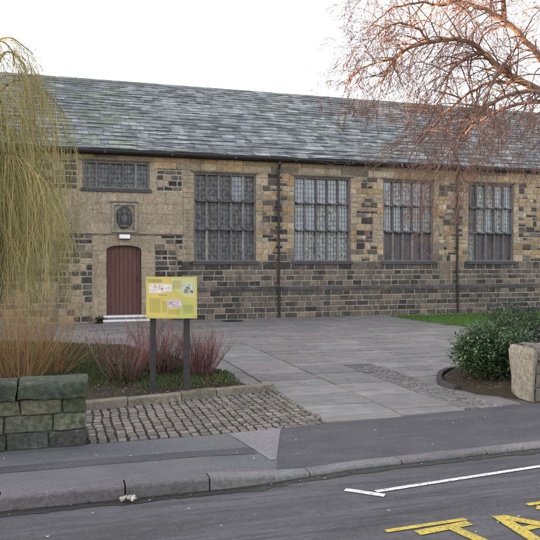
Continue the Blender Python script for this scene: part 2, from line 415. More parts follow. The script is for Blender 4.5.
# edging stones of the left bed
m = MB()
x = 0.24
ed = [(-3.0, -12.0)]
pts = [(0.24, -11.31)]
while x < 2.60:
    x += r.uniform(.45, .8)
    x = min(x, 2.68) if x < 2.5 else 2.68
    pts.append((x, yedge(x) - 0.01))
for a, b in zip(pts[:-1], pts[1:]):
    cc = vary((0.20, 0.175, 0.13), .15)
    A = [(a[0] + .005, a[1]), (b[0] - .005, b[1]), (b[0] - .005, b[1] + .20), (a[0] + .005, a[1] + .20)]
    zt = 0.075 + r.uniform(-.006, .006)
    top = [(A[0][0], A[0][1] + .012, zt), (A[1][0], A[1][1] + .012, zt), (A[2][0], A[2][1] - .012, zt), (A[3][0], A[3][1] - .012, zt)]
    bot = [(p[0], p[1], -.05) for p in A]
    m.poly(bot + top, [(4, 5, 6, 7), (0, 1, 5, 4), (1, 2, 6, 5), (2, 3, 7, 6), (3, 0, 4, 7)], cc)
tag(m.build('bed_edging', M['palewall']), kind='structure')

# ------------------------------------------------------------------ planted beds (earth)
def bed(name, outline, zmid, mat, zrim=0.01, n=26, seed=0):
    """gently mounded bed inside a convex-ish outline"""
    cx = sum(p[0] for p in outline) / len(outline); cy = sum(p[1] for p in outline) / len(outline)
    m = MB(); ring = []
    for i in range(len(outline)):
        a, b = outline[i], outline[(i + 1) % len(outline)]
        k = max(1, int(math.dist(a, b) / 0.25))
        for j in range(k): ring.append((a[0] + (b[0] - a[0]) * j / k, a[1] + (b[1] - a[1]) * j / k))
    L_ = 14; P = []
    for l in range(L_ + 1):
        t = l / L_
        row = []
        for (x, y) in ring:
            X, Y = x + (cx - x) * t, y + (cy - y) * t
            row.append((X, Y, zrim + (zmid - zrim) * min(1, t * 4) ** .6 + (0.02 * nz(X * 2.1, Y * 2.1, seed) if l else -.05)))
        P.append(row)
    nR = len(ring)
    for l in range(L_):
        for i in range(nR):
            m.face([P[l][i], P[l][(i + 1) % nR], P[l + 1][(i + 1) % nR], P[l + 1][i]], (1, 1, 1))
    return tag(m.build(name, mat, smooth=True), kind='structure')
bedL = [(-9, -12.45), (-0.2, -12.45), (0.15, -11.2), (2.58, -10.62), (2.52, -10.3), (2.1, -9.2), (1.75, -7.9), (1.1, -6.0), (0.2, -5.4), (-1.2, -4.8), (-9, -4.6)]
bed('soil_bed', bedL, 0.07, M['soil'], 0.02)
bedR = [(5.42, -12.22), (5.0, -11.85), (4.90, -11.3), (5.12, -10.7), (5.6, -10.15), (6.6, -9.75), (13, -9.5), (13, -12.0)]
bed('soil_bed', bedR, 0.10, M['soil'], 0.03, seed=4)
grassR = [(9.45, -0.5), (9.5, -2.2), (9.75, -3.5), (10.3, -4.6), (12, -5.3), (26, -5.6), (26, -0.4)]
M['turf'] = new_mat('turf', 0.95, 12, 0.3, 1.2, 0.3, (0.05, 0.05, 0.02), 0.8, 50, base=(0.05, 0.095, 0.02))
bed('turf_base', grassR, 0.03, M['turf'], 0.008, seed=9)
# dark kerb round the tip of the right bed
m = MB()
arc = [(4.91, -11.5), (4.90, -11.35), (4.93, -11.05), (5.12, -10.70), (5.35, -10.38), (5.6, -10.14), (6.0, -9.98), (6.6, -9.78)]
for a, b in zip(arc[:-1], arc[1:]):
    d = V((b[0] - a[0], b[1] - a[1], 0)).normalized(); n = V((d.y, -d.x, 0)) * .07
    bot = [(a[0], a[1], -.02), (b[0], b[1], -.02), (b[0] + n.x, b[1] + n.y, -.02), (a[0] + n.x, a[1] + n.y, -.02)]
    top = [(p[0], p[1], .065) for p in bot]
    m.poly(bot + top, [(4, 5, 6, 7), (0, 1, 5, 4), (1, 2, 6, 5), (2, 3, 7, 6), (3, 0, 4, 7)], (0.05, 0.045, 0.044))
tag(m.build('bed_kerb', M['kerb']), kind='structure')

def grass(name, label, poly, n, box, zb, h, cols, seed, dens=None):
    r = random.Random(seed); m = MB(); k = 0
    while k < n:
        x = r.uniform(box[0], box[1]); y = r.uniform(box[2], box[3])
        if not inside((x, y), poly): continue
        if dens and r.random() > dens(x, y): continue
        k += 1
        hh = h * r.uniform(.5, 1.25) * (1 + .4 * nz(x * 1.5, y * 1.5)); a = r.uniform(0, 6.283); wd = .006 + .004 * r.random()
        dx, dy = math.cos(a) * wd, math.sin(a) * wd; lx, ly = r.gauss(0, .35) * hh, r.gauss(0, .35) * hh
        c = vary(r.choice(cols), .3, .08, r)
        z = zb
        m.poly([(x - dx, y - dy, z), (x + dx, y + dy, z), (x + dx * .7 + lx * .4, y + dy * .7 + ly * .4, z + hh * .6), (x - dx * .7 + lx * .4, y - dy * .7 + ly * .4, z + hh * .6), (x + lx, y + ly, z + hh)],
               [(0, 1, 2, 3), (3, 2, 4)], c)
    o = m.build(name, M['grassblade']); return tag(o, label, 'grass', kind='stuff')
G1 = [(0.055, 0.10, 0.025), (0.07, 0.115, 0.03), (0.10, 0.09, 0.045), (0.045, 0.055, 0.02), (0.08, 0.06, 0.035)]
G2 = [(0.075, 0.16, 0.025), (0.09, 0.18, 0.03), (0.06, 0.125, 0.022)]
grass('grass', 'patchy rough grass growing in the bed round the red-stemmed shrubs and willow', bedL, 60000, (-3.5, 2.3, -11, -4.9), 0.072, .05, G1, 31,
      lambda x, y: max(0.02, min(1, (y + 10.55 + .6 * nz(x * 1.3, y * 1.3)) * 1.2)) * (0.45 + 0.55 * (nz(x * 1.1, y * 1.1, 5) > -.12)))
grass('grass', 'bright green lawn strip along the foot of the hall wall at right', grassR, 42000, (9.4, 24, -5.5, -.5), 0.02, .05, G2, 32)

# ------------------------------------------------------------------ THE HALL
XL, XR, DEP, EAVE, RIDGE, RY = -19.0, 25.0, 8.2, 4.72, 7.70, 4.1
hall = empty('stone_hall', (3.0, 0, 0), 'long low dark sandstone hall with grey stone-slate roof, mullioned windows and brown plank door', 'building')
WINS = [(3.62, 5.47), (6.65, 8.49), (9.60, 11.36), (12.64, 14.38), (15.65, 17.45), (18.7, 20.5)]
WZ0, WZ1 = 1.69, 4.24
OPEN = [(a, b, WZ0, WZ1) for a, b in WINS] + [(1.17, 2.13, 0.20, 2.14), (0.54, 2.36, 3.71, 4.46), (-0.86, -0.10, 1.46, 2.20), (-6.0, -4.2, 1.9, 3.9), (-10.5, -8.7, 1.9, 3.9)]
wl = MB()
MORT = (0.36, 0.325, 0.275)
xsn = sorted(set([XL, XR, 3.3] + [o[0] for o in OPEN] + [o[1] for o in OPEN]))
zsn = sorted(set([-0.1, EAVE] + [o[2] for o in OPEN] + [o[3] for o in OPEN]))
for x0, x1 in zip(xsn[:-1], xsn[1:]):
    for z0, z1 in zip(zsn[:-1], zsn[1:]):
        cx, cz = (x0 + x1) / 2, (z0 + z1) / 2
        if any(a < cx < b and c < cz < d for a, b, c, d in OPEN): continue
        wl.face([(x0, 0, z0), (x1, 0, z0), (x1, 0, z1), (x0, 0, z1)], MORT)
for a, b, c, d in OPEN:      # reveals
    cc = (0.27, 0.22, 0.16); dp = 0.35
    wl.face([(a, 0, c), (a, dp, c), (a, dp, d), (a, 0, d)], cc); wl.face([(b, 0, c), (b, 0, d), (b, dp, d), (b, dp, c)], cc)
    wl.face([(a, 0, c), (b, 0, c), (b, dp, c), (a, dp, c)], cc); wl.face([(a, 0, d), (a, dp, d), (b, dp, d), (b, 0, d)], cc)
# back, gables
wl.face([(XL, DEP, -.1), (XL, DEP, EAVE), (XR, DEP, EAVE), (XR, DEP, -.1)], (0.15, 0.13, 0.11))
for X in (XL, XR):
    wl.face([(X, 0, -.1), (X, DEP, -.1), (X, DEP, EAVE), (X, RY, RIDGE - .12), (X, 0, EAVE)], (0.15, 0.13, 0.11))
    yy = .02
    r = random.Random(int(X) + 50); z = 0
    while z < 7.4:
        h = r.uniform(.18, .24); y = .02
        ymax = DEP if z < EAVE - .2 else None
        y0_, y1_ = (0, DEP) if z + h < EAVE else ((z + h - EAVE) / (RIDGE - EAVE) * RY, DEP - (z + h - EAVE) / (RIDGE - EAVE) * RY)
        y = y0_ + .02
        while y < y1_ - .1:
            w_ = min(r.uniform(.28, .55), y1_ - .02 - y)
            s_ = -1 if X == XL else 1
            cc = vary(r.choice([(0.09, .08, .07), (.13, .11, .09), (.18, .15, .11)]), .2, .04, r)
            wl.poly([(X, y + .01, z + .01), (X, y + w_ - .01, z + .01), (X, y + w_ - .01, z + h - .01), (X, y + .01, z + h - .01),
                     (X + s_ * .012, y + .02, z + .02), (X + s_ * .012, y + w_ - .02, z + .02), (X + s_ * .012, y + w_ - .02, z + h - .02), (X + s_ * .012, y + .02, z + h - .02)],
                    [(4, 5, 6, 7), (0, 1, 5, 4), (1, 2, 6, 5), (2, 3, 7, 6), (3, 0, 4, 7)], cc)
            y += w_
        z += h
DK = [(0.062, 0.057, 0.056), (0.082, 0.074, 0.068), (0.045, 0.042, 0.043), (0.105, 0.092, 0.078)]
MD = [(0.15, 0.130, 0.110), (0.18, 0.152, 0.12), (0.13, 0.115, 0.10), (0.20, 0.16, 0.12)]
TN = [(0.37, 0.275, 0.16), (0.42, 0.32, 0.20), (0.31, 0.23, 0.135), (0.37, 0.245, 0.13), (0.43, 0.35, 0.24)]
ASH = [(0.35, 0.285, 0.205), (0.37, 0.30, 0.215), (0.335, 0.275, 0.195)]
BLK = [(0.03, 0.027, 0.027), (0.04, 0.035, 0.034)]
def stone(x0, x1, z0, z1, c, yf=-0.014, g=0.013, b=0.008):
    wl.stone_front(x0 + g, x1 - g, z0 + g, z1 - g, 0.0, yf, c, b, 0.006)
def free_spans(z0, z1, x0, x1, jamb=0.0):
    cuts = [(a - jamb, b + jamb) for a, b, c, d in OPEN if z1 > c + .01 and z0 < d - .01]
    sp = [(x0, x1)]
    for a, b in cuts:
        nsp = []
        for s_, e_ in sp:
            if b <= s_ or a >= e_: nsp.append((s_, e_)); continue
            if a > s_: nsp.append((s_, a))
            if b < e_: nsp.append((b, e_))
        sp = nsp
    return [p for p in sp if p[1] - p[0] > .05]
r = random.Random(77)
def course(z0, z1, x0, x1, wmin, wmax, pick, g=0.015, yf=-0.014, ywob=True):
    for s_, e_ in free_spans(z0, z1, x0, x1):
        x = s_
        while x < e_ - .01:
            w_ = r.uniform(wmin, wmax)
            if x + w_ > e_ - wmin * .7: w_ = e_ - x
            c = pick((x + w_ / 2), (z0 + z1) / 2)
            if c is not None: stone(x, x + w_, z0, z1, vary(c, .16, .04, r), yf - (r.uniform(0, .006) if ywob else 0), g)
            x += w_
def lower(x, z):
    n = nz(x * .5, z * 1.2, 8)
    t = r.random() + .35 * n
    return r.choice(DK) if t < .74 else r.choice(MD)
# plinth course (stands 60 mm proud) and the courses under the sills
PX0 = 2.9
z = 0.0
for h in (0.17, 0.165, 0.16, 0.165, 0.16):
    x = PX0 - .0
    while x < XR - .05:
        w_ = min(r.uniform(.20, .44), XR - x)
        if XR - x - w_ < .2: w_ = XR - x
        wl.stone_front(x + .012, x + w_ - .014, z + .014, z + h - .014, -0.055, -0.069 - r.uniform(0, .006), vary(lower(x, z), .18, .04, r), .010, .005)
        x += w_
    z += h
wl.box(PX0, XR, -0.055, 0.0, -0.05, 0.82, MORT)
x = PX0      # chamfered plinth cap
while x < XR - .05:
    w_ = min(r.uniform(.5, .95), XR - x); cc = vary((0.062, 0.058, 0.06), .2)
    wl.poly([(x + .004, 0, .82), (x + w_ - .004, 0, .82), (x + w_ - .004, 0, .945), (x + .004, 0, .945),
             (x + .004, -.085, .82), (x + w_ - .004, -.085, .82), (x + w_ - .004, -.085, .865), (x + .004, -.085, .865)],
            [(4, 5, 6, 7), (0, 4, 7, 3), (1, 2, 6, 5), (7, 6, 2, 3), (0, 1, 5, 4)], cc)
    x += w_
z = .95
for h in (0.165, 0.16, 0.155, 0.0):
    if h: course(z, z + h, PX0 + .35, XR, .20, .44, lower); z += h
# course just under the sills = long dark blocks
for s_, e_ in [(PX0 + .35, XR)]:
    course(z, WZ0 - .0, s_, XR, .25, .5, lambda x, zz: r.choice(DK) if any(a - .1 < x < b + .1 for a, b in WINS) else lower(x, zz))
# between the windows
def mixed(x, z_):
    n = nz(x * 1.1, z_ * 1.1, 2)
    t = r.random() + .5 * n
    if x > 12: t += .12
    return r.choice(DK) if t < .38 else (r.choice(MD) if t < .46 else r.choice(TN))
z = WZ0
while z < 4.30 - .05:
    h = r.choice([.13, .16, .19, .21, .11])
    if z + h > 4.30 - .09: h = 4.30 - z
    for s_, e_ in free_spans(z, z + h, 3.3, XR):
        if e_ - s_ < .3: continue
        jl = r.choice([.20, .36]) if s_ > 3.4 else 0.0
        jr = r.choice([.20, .36])
        if e_ > XR - .2: jr = 0
        if jl: stone(s_, s_ + jl, z, z + h, vary(r.choice(TN + ASH + ASH if z > 2.2 else TN + MD), .09, .03, r), g=r.choice([.005, .011]))
        if s_ < 3.4 and e_ < 3.7:
            stone(s_, e_, z, z + h, vary(r.choice(ASH), .06), g=.004); continue
        if jr: stone(e_ - jr, e_, z, z + h, vary(r.choice(TN + ASH + ASH if z > 2.2 else TN + MD), .09, .03, r), g=r.choice([.005, .011]))
        x = s_ + jl
        while x < e_ - jr - .01:
            w_ = r.uniform(.12, .36)
            if x + w_ > e_ - jr - .09: w_ = e_ - jr - x
            c = mixed(x, z)
            if r.random() < .3 and h > .15 and w_ < .3:
                stone(x, x + w_, z, z + h * .5, vary(r.choice(BLK + DK), .2)); stone(x, x + w_, z + h * .5, z + h, vary(r.choice(TN), .1))
            else: stone(x, x + w_, z, z + h, vary(c, .18, .05, r), g=.009)
            x += w_
    z += h
# the two top courses: long tan blocks
course(4.30, 4.50, 2.45, XR, .45, .95, lambda x, z_: r.choice(TN + ASH + MD[:2]), g=.006)
course(4.50, EAVE, XL, XR, .5, 1.1, lambda x, z_: r.choice(TN + [(.22, .18, .14), (.17, .14, .12)]), g=.006)
course(4.46, 4.50, XL, 2.45, .5, 1.1, lambda x, z_: r.choice(ASH), g=.003)
# ---- smooth porch bay at left, X < 3.3
def patch(x0, x1, z0, z1, hs, dark, wmin=.14, wmax=.36, p=.8):
    z = z0; k = 0
    while z < z1 - .04:
        h = hs[k % len(hs)]; k += 1
        if z + h > z1 - .06: h = z1 - z
        for s_, e_ in free_spans(z, z + h, x0, x1):
            x = s_
            while x < e_ - .01:
                w_ = r.uniform(wmin, wmax)
                if x + w_ > e_ - wmin * .7: w_ = e_ - x
                t = r.random()
                if t < p: stone(x, x + w_, z, z + h, vary(r.choice(dark), .25, .06, r), g=.019)
                else: stone(x, x + w_, z, z + h, vary(r.choice(ASH + MD[:1]), .08), g=.006)
                x += w_
        z += h
def ashlar(x0, x1, z0, z1, h=.28):
    z = z0
    while z < z1 - .02:
        hh = h if z + h < z1 - .1 else z1 - z
        for s_, e_ in free_spans(z, z + hh, x0, x1):
            x = s_
            while x < e_ - .01:
                w_ = r.uniform(.5, .85)
                if x + w_ > e_ - .25: w_ = e_ - x
                stone(x, x + w_, z, z + hh, vary(r.choice(ASH), .03, .01, r), -.010, .0015, .002)
                x += w_
        z += hh
# openings for the carved panel are filled in front of the ashlar later
ashlar(XL, 3.3, 2.46, 3.66)
ashlar(.40, .54, 3.66, 4.46, .27); ashlar(2.36, 2.56, 3.66, 4.46, .27); ashlar(3.28, 3.3, 3.66, 4.5)
patch(-1.75, .40, 3.66, 4.46, [.15, .21, .14, .2], BLK + DK + [(.15, .10, .085)], .18, .42, .8)
patch(XL, -1.75, 3.66, 4.46, [.2, .2], DK + MD, .25, .5, .6)
patch(2.56, 3.28, 3.68, 4.40, [.13, .17, .16, .13], BLK + DK + [(.13, .10, .085)], .16, .36, .82)
patch(-.10, .80, .02, 2.43, [.17, .21, .15, .19, .16], BLK + DK + DK + [(.14, .12, .1)], .16, .42, .72)
patch(-3.0, -.86, .02, 2.43, [.17, .21, .15, .19], BLK + DK + MD, .2, .42, .7)
patch(-.86, -.10, .02, 1.44, [.17, .21, .15, .19], BLK + DK + MD, .2, .42, .7)
patch(-.86, -.10, 2.22, 2.43, [.2], MD, .2, .42, .5)
patch(XL, -3.0, .02, 2.43, [.2, .21], DK + MD, .3, .6, .85)
patch(2.50, 3.3, .95, 2.43, [.16, .13, .18, .14], BLK + DK + DK + [(.15, .12, .1)], .16, .42, .78)
ashlar(.80, 1.17, .0, 2.43, .33); ashlar(2.13, 2.50, .0, 2.43, .33)
patch(2.50, 2.9, .0, .95, [.19, .2], DK + MD, .2, .4, .8)
# string course over the door
wl.box(XL, 3.34, -.035, 0.0, 2.43, 2.462, (0.12, 0.11, 0.10))
# arched head filler over the door
nseg = 14
for i in range(nseg):
    xa = 1.17 + .96 * i / nseg; xb = 1.17 + .96 * (i + 1) / nseg
    arc = lambda x: 2.02 + .115 * (1 - ((x - 1.65) / .48) ** 2) ** .5 if abs(x - 1.65) < .48 else 2.02
    za, zb = arc(xa), arc(xb)
    wl.face([(xa, -.012, za), (xb, -.012, zb), (xb, -.012, 2.15), (xa, -.012, 2.15)], (0.27, 0.235, 0.19))
    wl.face([(xa, -.012, za), (xa, .16, za), (xb, .16, zb), (xb, -.012, zb)], (0.22, 0.19, 0.15))
ashlar(1.17, 2.13, 2.15, 2.43, .28)
wl.face([(1.17, -.012, 2.15), (2.13, -.012, 2.15), (2.13, 0, 2.15), (1.17, 0, 2.15)], (.2, .2, .2))
wl.build('wall', M['stone'], hall)

# windows: frame > panes, sill, hood mould
def window(x0, x1, z0, z1, nl, trans, kinds, label=None):
    f = MB(); fy0, fy1 = .03, .17; fc = (0.165, 0.16, 0.16)
    mw = .07; bw = .055
    f.box(x0, x0 + bw, fy0, fy1, z0, z1, fc); f.box(x1 - bw, x1, fy0, fy1, z0, z1, fc)
    f.box(x0 + bw, x1 - bw, fy0, fy1, z1 - bw, z1, vary(fc, .2)); f.box(x0 + bw, x1 - bw, fy0, fy1, z0, z0 + .04, fc)
    lw = (x1 - x0 - 2 * bw - (nl - 1) * mw) / nl
    zz = [z0 + .04] + trans + [z1 - bw]
    for t in range(len(zz) - 1):
        for k in range(nl - 1):
            xa = x0 + bw + lw * (k + 1) + mw * k
            cc = vary((0.15, 0.145, 0.145) if r.random() > .2 else (0.26, 0.25, 0.24), .2)
            a, b = zz[t], zz[t + 1]
            za = a + (.03 if t > 0 else 0); zb = b - (.03 if t < len(zz) - 2 else 0)
            # chamfered mullion
            P = [(xa, fy1), (xa, fy0 + .04), (xa + .022, fy0), (xa + mw - .022, fy0), (xa + mw, fy0 + .04), (xa + mw, fy1)]
            for q in range(5):
                f.face([(*P[q], za), (*P[q + 1], za), (*P[q + 1], zb), (*P[q], zb)], cc)
    obj = None
    # scalloped transoms: each light dips in the middle
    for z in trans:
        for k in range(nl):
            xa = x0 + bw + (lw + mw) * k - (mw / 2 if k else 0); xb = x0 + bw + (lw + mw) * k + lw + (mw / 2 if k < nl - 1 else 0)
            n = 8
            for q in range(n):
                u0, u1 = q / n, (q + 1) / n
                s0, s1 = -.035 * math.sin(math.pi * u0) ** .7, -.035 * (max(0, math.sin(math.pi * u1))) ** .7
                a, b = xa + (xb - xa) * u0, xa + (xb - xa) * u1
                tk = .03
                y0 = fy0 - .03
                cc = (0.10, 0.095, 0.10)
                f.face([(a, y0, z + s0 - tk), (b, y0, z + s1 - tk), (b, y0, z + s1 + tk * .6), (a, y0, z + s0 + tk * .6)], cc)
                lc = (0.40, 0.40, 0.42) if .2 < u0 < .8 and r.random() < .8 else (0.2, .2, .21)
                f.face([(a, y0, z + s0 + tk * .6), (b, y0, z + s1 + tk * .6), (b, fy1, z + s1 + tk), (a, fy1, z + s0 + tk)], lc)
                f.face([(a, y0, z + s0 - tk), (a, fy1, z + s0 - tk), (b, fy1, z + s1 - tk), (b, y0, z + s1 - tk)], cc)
    fo = f.build('window', M['frame'], hall)
    if label: fo['label'] = label
    # panes, one object per glazing kind
    by = {}; came = MB()
    for t in range(len(zz) - 1):
        for k in range(nl):
            kd = kinds[t][k] if isinstance(kinds[t], (list, tuple, str)) and len(kinds[t]) == nl else kinds[t][0]
            by.setdefault(kd, MB())
            mbp = by[kd]
            xa = x0 + bw + (lw + mw) * k; xb = xa + lw
            tl = r.uniform(-.006, .006); tl2 = r.uniform(-.005, .005); y = .125
            mbp.face([(xa, y + tl, zz[t]), (xb, y - tl, zz[t]), (xb, y - tl + tl2, zz[t + 1]), (xa, y + tl + tl2, zz[t + 1])], (1, 1, 1))
            # lead cames standing just in front of the glass
            if kd != 'b':
                for q in (1, 2): came.box(xa + lw * q / 3 - .003, xa + lw * q / 3 + .003, .108, .114, zz[t] + .005, zz[t + 1] - .005, (.055, .055, .06))
                nq = int((zz[t + 1] - zz[t]) / .13)
                for q in range(1, nq):
                    zc = zz[t] + (zz[t + 1] - zz[t]) * q / nq; came.box(xa, xa + lw, .102, .1075, zc - .003, zc + .003, (.055, .055, .06))
    nm = {'p': 'pane_pale', 'm': 'pane_mottled', 'd': 'pane_dark', 'b': 'pane_board'}
    for kd, mbp in by.items(): mbp.build('pane', M[nm[kd]], fo)
    tag(came.build('lead_came', M['lead'], fo))
    s = MB(); s.stone_front(x0 - .06, x1 + .06, z0 - .10, z0 - .0, 0.0, -.05, (0.075, 0.07, 0.075), .008, .002)
    s.box(x0 + .002, x1 - .002, .0, .12, z0 - .03, z0 + .002, (0.075, .07, .075)); s.build('sill', M['frame'], fo)
    h = MB(); h.poly([(x0 - .08, 0, z1 + .03), (x1 + .08, 0, z1 + .03), (x1 + .08, 0, z1 + .10), (x0 - .08, 0, z1 + .10),
                      (x0 - .08, -.07, z1 + .03), (x1 + .08, -.07, z1 + .03), (x1 + .08, -.07, z1 + .055), (x0 - .08, -.07, z1 + .055)],
                     [(4, 5, 6, 7), (0, 4, 7, 3), (1, 2, 6, 5), (7, 6, 2, 3), (0, 1, 5, 4)], (0.25, .21, .15))
    h.build('hood_mould', M['stone'], fo)
    return fo
KW = {0: ['ddddd', 'ddddd', 'dddpd'], 1: ['pmmmm', 'mpmmp', 'ppppp'], 2: ['bbbbb', 'ppmpm', 'pmppm'], 3: ['mbbbb', 'dmpmp', 'dmmpp'], 4: ['bbbbb', 'pmpmp', 'ppmpp'], 5: ['mmmbb', 'ppmpp', 'ppppp']}
KW[1] = ['pmmmm', 'ppmmp', 'ppppp']
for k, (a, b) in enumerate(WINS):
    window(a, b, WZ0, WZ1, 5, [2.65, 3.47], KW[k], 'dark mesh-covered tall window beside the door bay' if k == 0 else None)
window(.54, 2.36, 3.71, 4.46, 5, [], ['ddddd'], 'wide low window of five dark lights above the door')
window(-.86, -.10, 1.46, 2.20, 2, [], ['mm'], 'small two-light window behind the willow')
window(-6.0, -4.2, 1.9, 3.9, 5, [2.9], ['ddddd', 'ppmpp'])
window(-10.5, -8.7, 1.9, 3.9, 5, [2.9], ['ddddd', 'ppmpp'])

# door
d = MB()
x = 1.175; n = 8; w_ = .95 / n
for i in range(n):
    xa = x + i * w_
    za = 2.02 + .115 * max(0, (1 - ((xa + w_ / 2 - 1.65) / .49) ** 2)) ** .5 + .01
    y = .12 + r.uniform(-.002, .002)
    P = [(xa, y + .012), (xa + .008, y), (xa + w_ - .008, y), (xa + w_, y + .012)]
    for q in range(3): d.face([(*P[q], .2), (*P[q + 1], .2), (*P[q + 1], za), (*P[q], za)], (1, 1, 1))
d.box(1.17, 2.13, .14, .19, .2, 2.14)
do = d.build('door', M['door'], hall)
h = MB(); h.tube([V((2.02, .115, 1.12)), V((2.02, .07, 1.12)), V((2.02, .07, 1.26)), V((2.02, .115, 1.26))], [.009] * 4, 6, (1, 1, 1), True)
h.build('handle', M['iron'], do)

# door steps
s = MB()
s.box(1.06, 2.30, -.42, 0.0, -.02, .095, (0.20, .18, .165)); s.box(1.08, 2.28, -.22, 0.0, .096, .195, (0.22, .20, .18))
so_ = s.build('door_steps', M['stone'], hall)
s = MB(); s.box(1.055, 2.305, -.425, -.33, .05, .099); s.box(1.075, 2.285, -.225, -.14, .15, .199); s.build('painted_nosing', M['white'], so_)
# carved arms in a square panel
p = MB(); pc = (0.30, .265, .215)
X0, X1, Z0, Z1 = 1.31, 2.01, 2.50, 3.32
p.box(X0, X1, -.020, -.012, Z0, Z1, (0.24, .21, .17))
for (a, b, c_, d_) in ((X0, X0 + .07, Z0, Z1), (X1 - .07, X1, Z0, Z1), (X0 + .07, X1 - .07, Z1 - .07, Z1), (X0 + .07, X1 - .07, Z0, Z0 + .05)):
    p.box(a, b, -.055, -.020, c_, d_, pc)
p.box(X0 - .04, X1 + .04, -.075, -.0121, Z1 + .001, Z1 + .04, (0.13, .12, .11))
po = p.build('carved_panel', M['stone'], hall)
q = MB(); cx = (X0 + X1) / 2
# scalloped dark carving: shield, crest and supporters in relief
n = 26; out = []
for i in range(n):
    a = 2 * math.pi * i / n
    rx, rz = .215, .31
    k = 1 + .05 * math.cos(4 * a + .8)
    out.append((cx + rx * k * math.copysign(abs(math.cos(a)) ** .8, math.cos(a)), 2.905 + rz * k * math.copysign(abs(math.sin(a)) ** .75, math.sin(a))))
dc = (0.06, 0.065, 0.062)
for i in range(n):
    a, b = out[i], out[(i + 1) % n]
    q.face([(a[0], -.021, a[1]), (b[0], -.021, b[1]), (cx + (b[0] - cx) * .9, -.05, 2.905 + (b[1] - 2.905) * .9), (cx + (a[0] - cx) * .9, -.05, 2.905 + (a[1] - 2.905) * .9)], dc)
q.face([(cx + (a[0] - cx) * .9, -.05, 2.905 + (a[1] - 2.905) * .9) for a in out], dc)
def blob(m, cx, cy, cz, rx, ry, rz, c, nu=10, nv=6, wob=0.0, seed=1):
    vs_, fs_ = [], []
    for i in range(nv + 1):
        ph = math.pi * i / nv
        for j in range(nu):
            th = 2 * math.pi * j / nu
            x, y, z = math.sin(ph) * math.cos(th), math.sin(ph) * math.sin(th), math.cos(ph)
            k = 1 + wob * nz(x * 1.7 + seed, y * 1.7, z * 1.7)
            vs_.append((cx + rx * x * k, cy + ry * y * k, cz + rz * z * k))
    for i in range(nv):
        for j in range(nu): fs_.append((i * nu + j, (i + 1) * nu + j, (i + 1) * nu + (j + 1) % nu, i * nu + (j + 1) % nu))
    m.poly(vs_, fs_, c)
blob(q, cx, -.05, 2.86, .10, .035, .13, (.10, .105, .10)); blob(q, cx, -.05, 3.07, .06, .03, .07, (.12, .12, .115))
for s_ in (-1, 1):
    blob(q, cx + s_ * .135, -.05, 2.85, .035, .03, .15, (.085, .09, .085)); blob(q, cx + s_ * .14, -.055, 3.02, .04, .03, .045, (.11, .11, .10))
blob(q, cx, -.05, 2.67, .14, .025, .03, (.13, .125, .115))
q.build('coat_of_arms', M['frame'], po, smooth=True)
# gutter and downpipes
g = MB()
prof = [(-.12, 4.735), (-.12, 4.70), (-.145, 4.665), (-.185, 4.65), (-.225, 4.665), (-.25, 4.70), (-.25, 4.745), (-.262, 4.745), (-.262, 4.70), (-.235, 4.655), (-.185, 4.638), (-.135, 4.655), (-.108, 4.70), (-.108, 4.735)]
x = XL
while x < XR:
    xb = min(x + 1.83, XR)
    for a, b in zip(prof, prof[1:] + prof[:1]):
        g.face([(x, *a), (xb, *a), (xb, *b), (x, *b)], (1, 1, 1))
    g.box(x - .04, x + .04, -.272, -.10, 4.645, 4.752)
    x = xb
g.box(XL, XR, -.107, -.016, 4.63, 4.76)
g.build('gutter', M['iron'], hall)
for X in (6.15, 12.2, 18.2):
    dp = MB()
    dp.tube([V((X, -.185, 4.65)), V((X, -.185, 4.58)), V((X, -.085, 4.42)), V((X, -.075, 4.2)), V((X, -.075, 1.05)), V((X, -.125, .92)), V((X, -.125, .02))], [.036] * 7, 8, (1, 1, 1), True)
    for z in (4.56, 4.30, 3.3, 2.1, 1.02, .88): dp.tube([V((X, -.185 if z > 4.5 else (-.075 if z > 1 else -.125), z)), V((X, -.185 if z > 4.5 else (-.075 if z > 1 else -.125), z + .05))], [.05, .05], 8, (1, 1, 1), True)
    po_ = dp.build('downpipe', M['iron'], hall, smooth=False)
    for z in (3.31, 2.11):
        br = MB(); br.box(X - .085, X + .085, -.06, -.015, z, z + .035); br.build('pipe_bracket', M['iron'], po_)
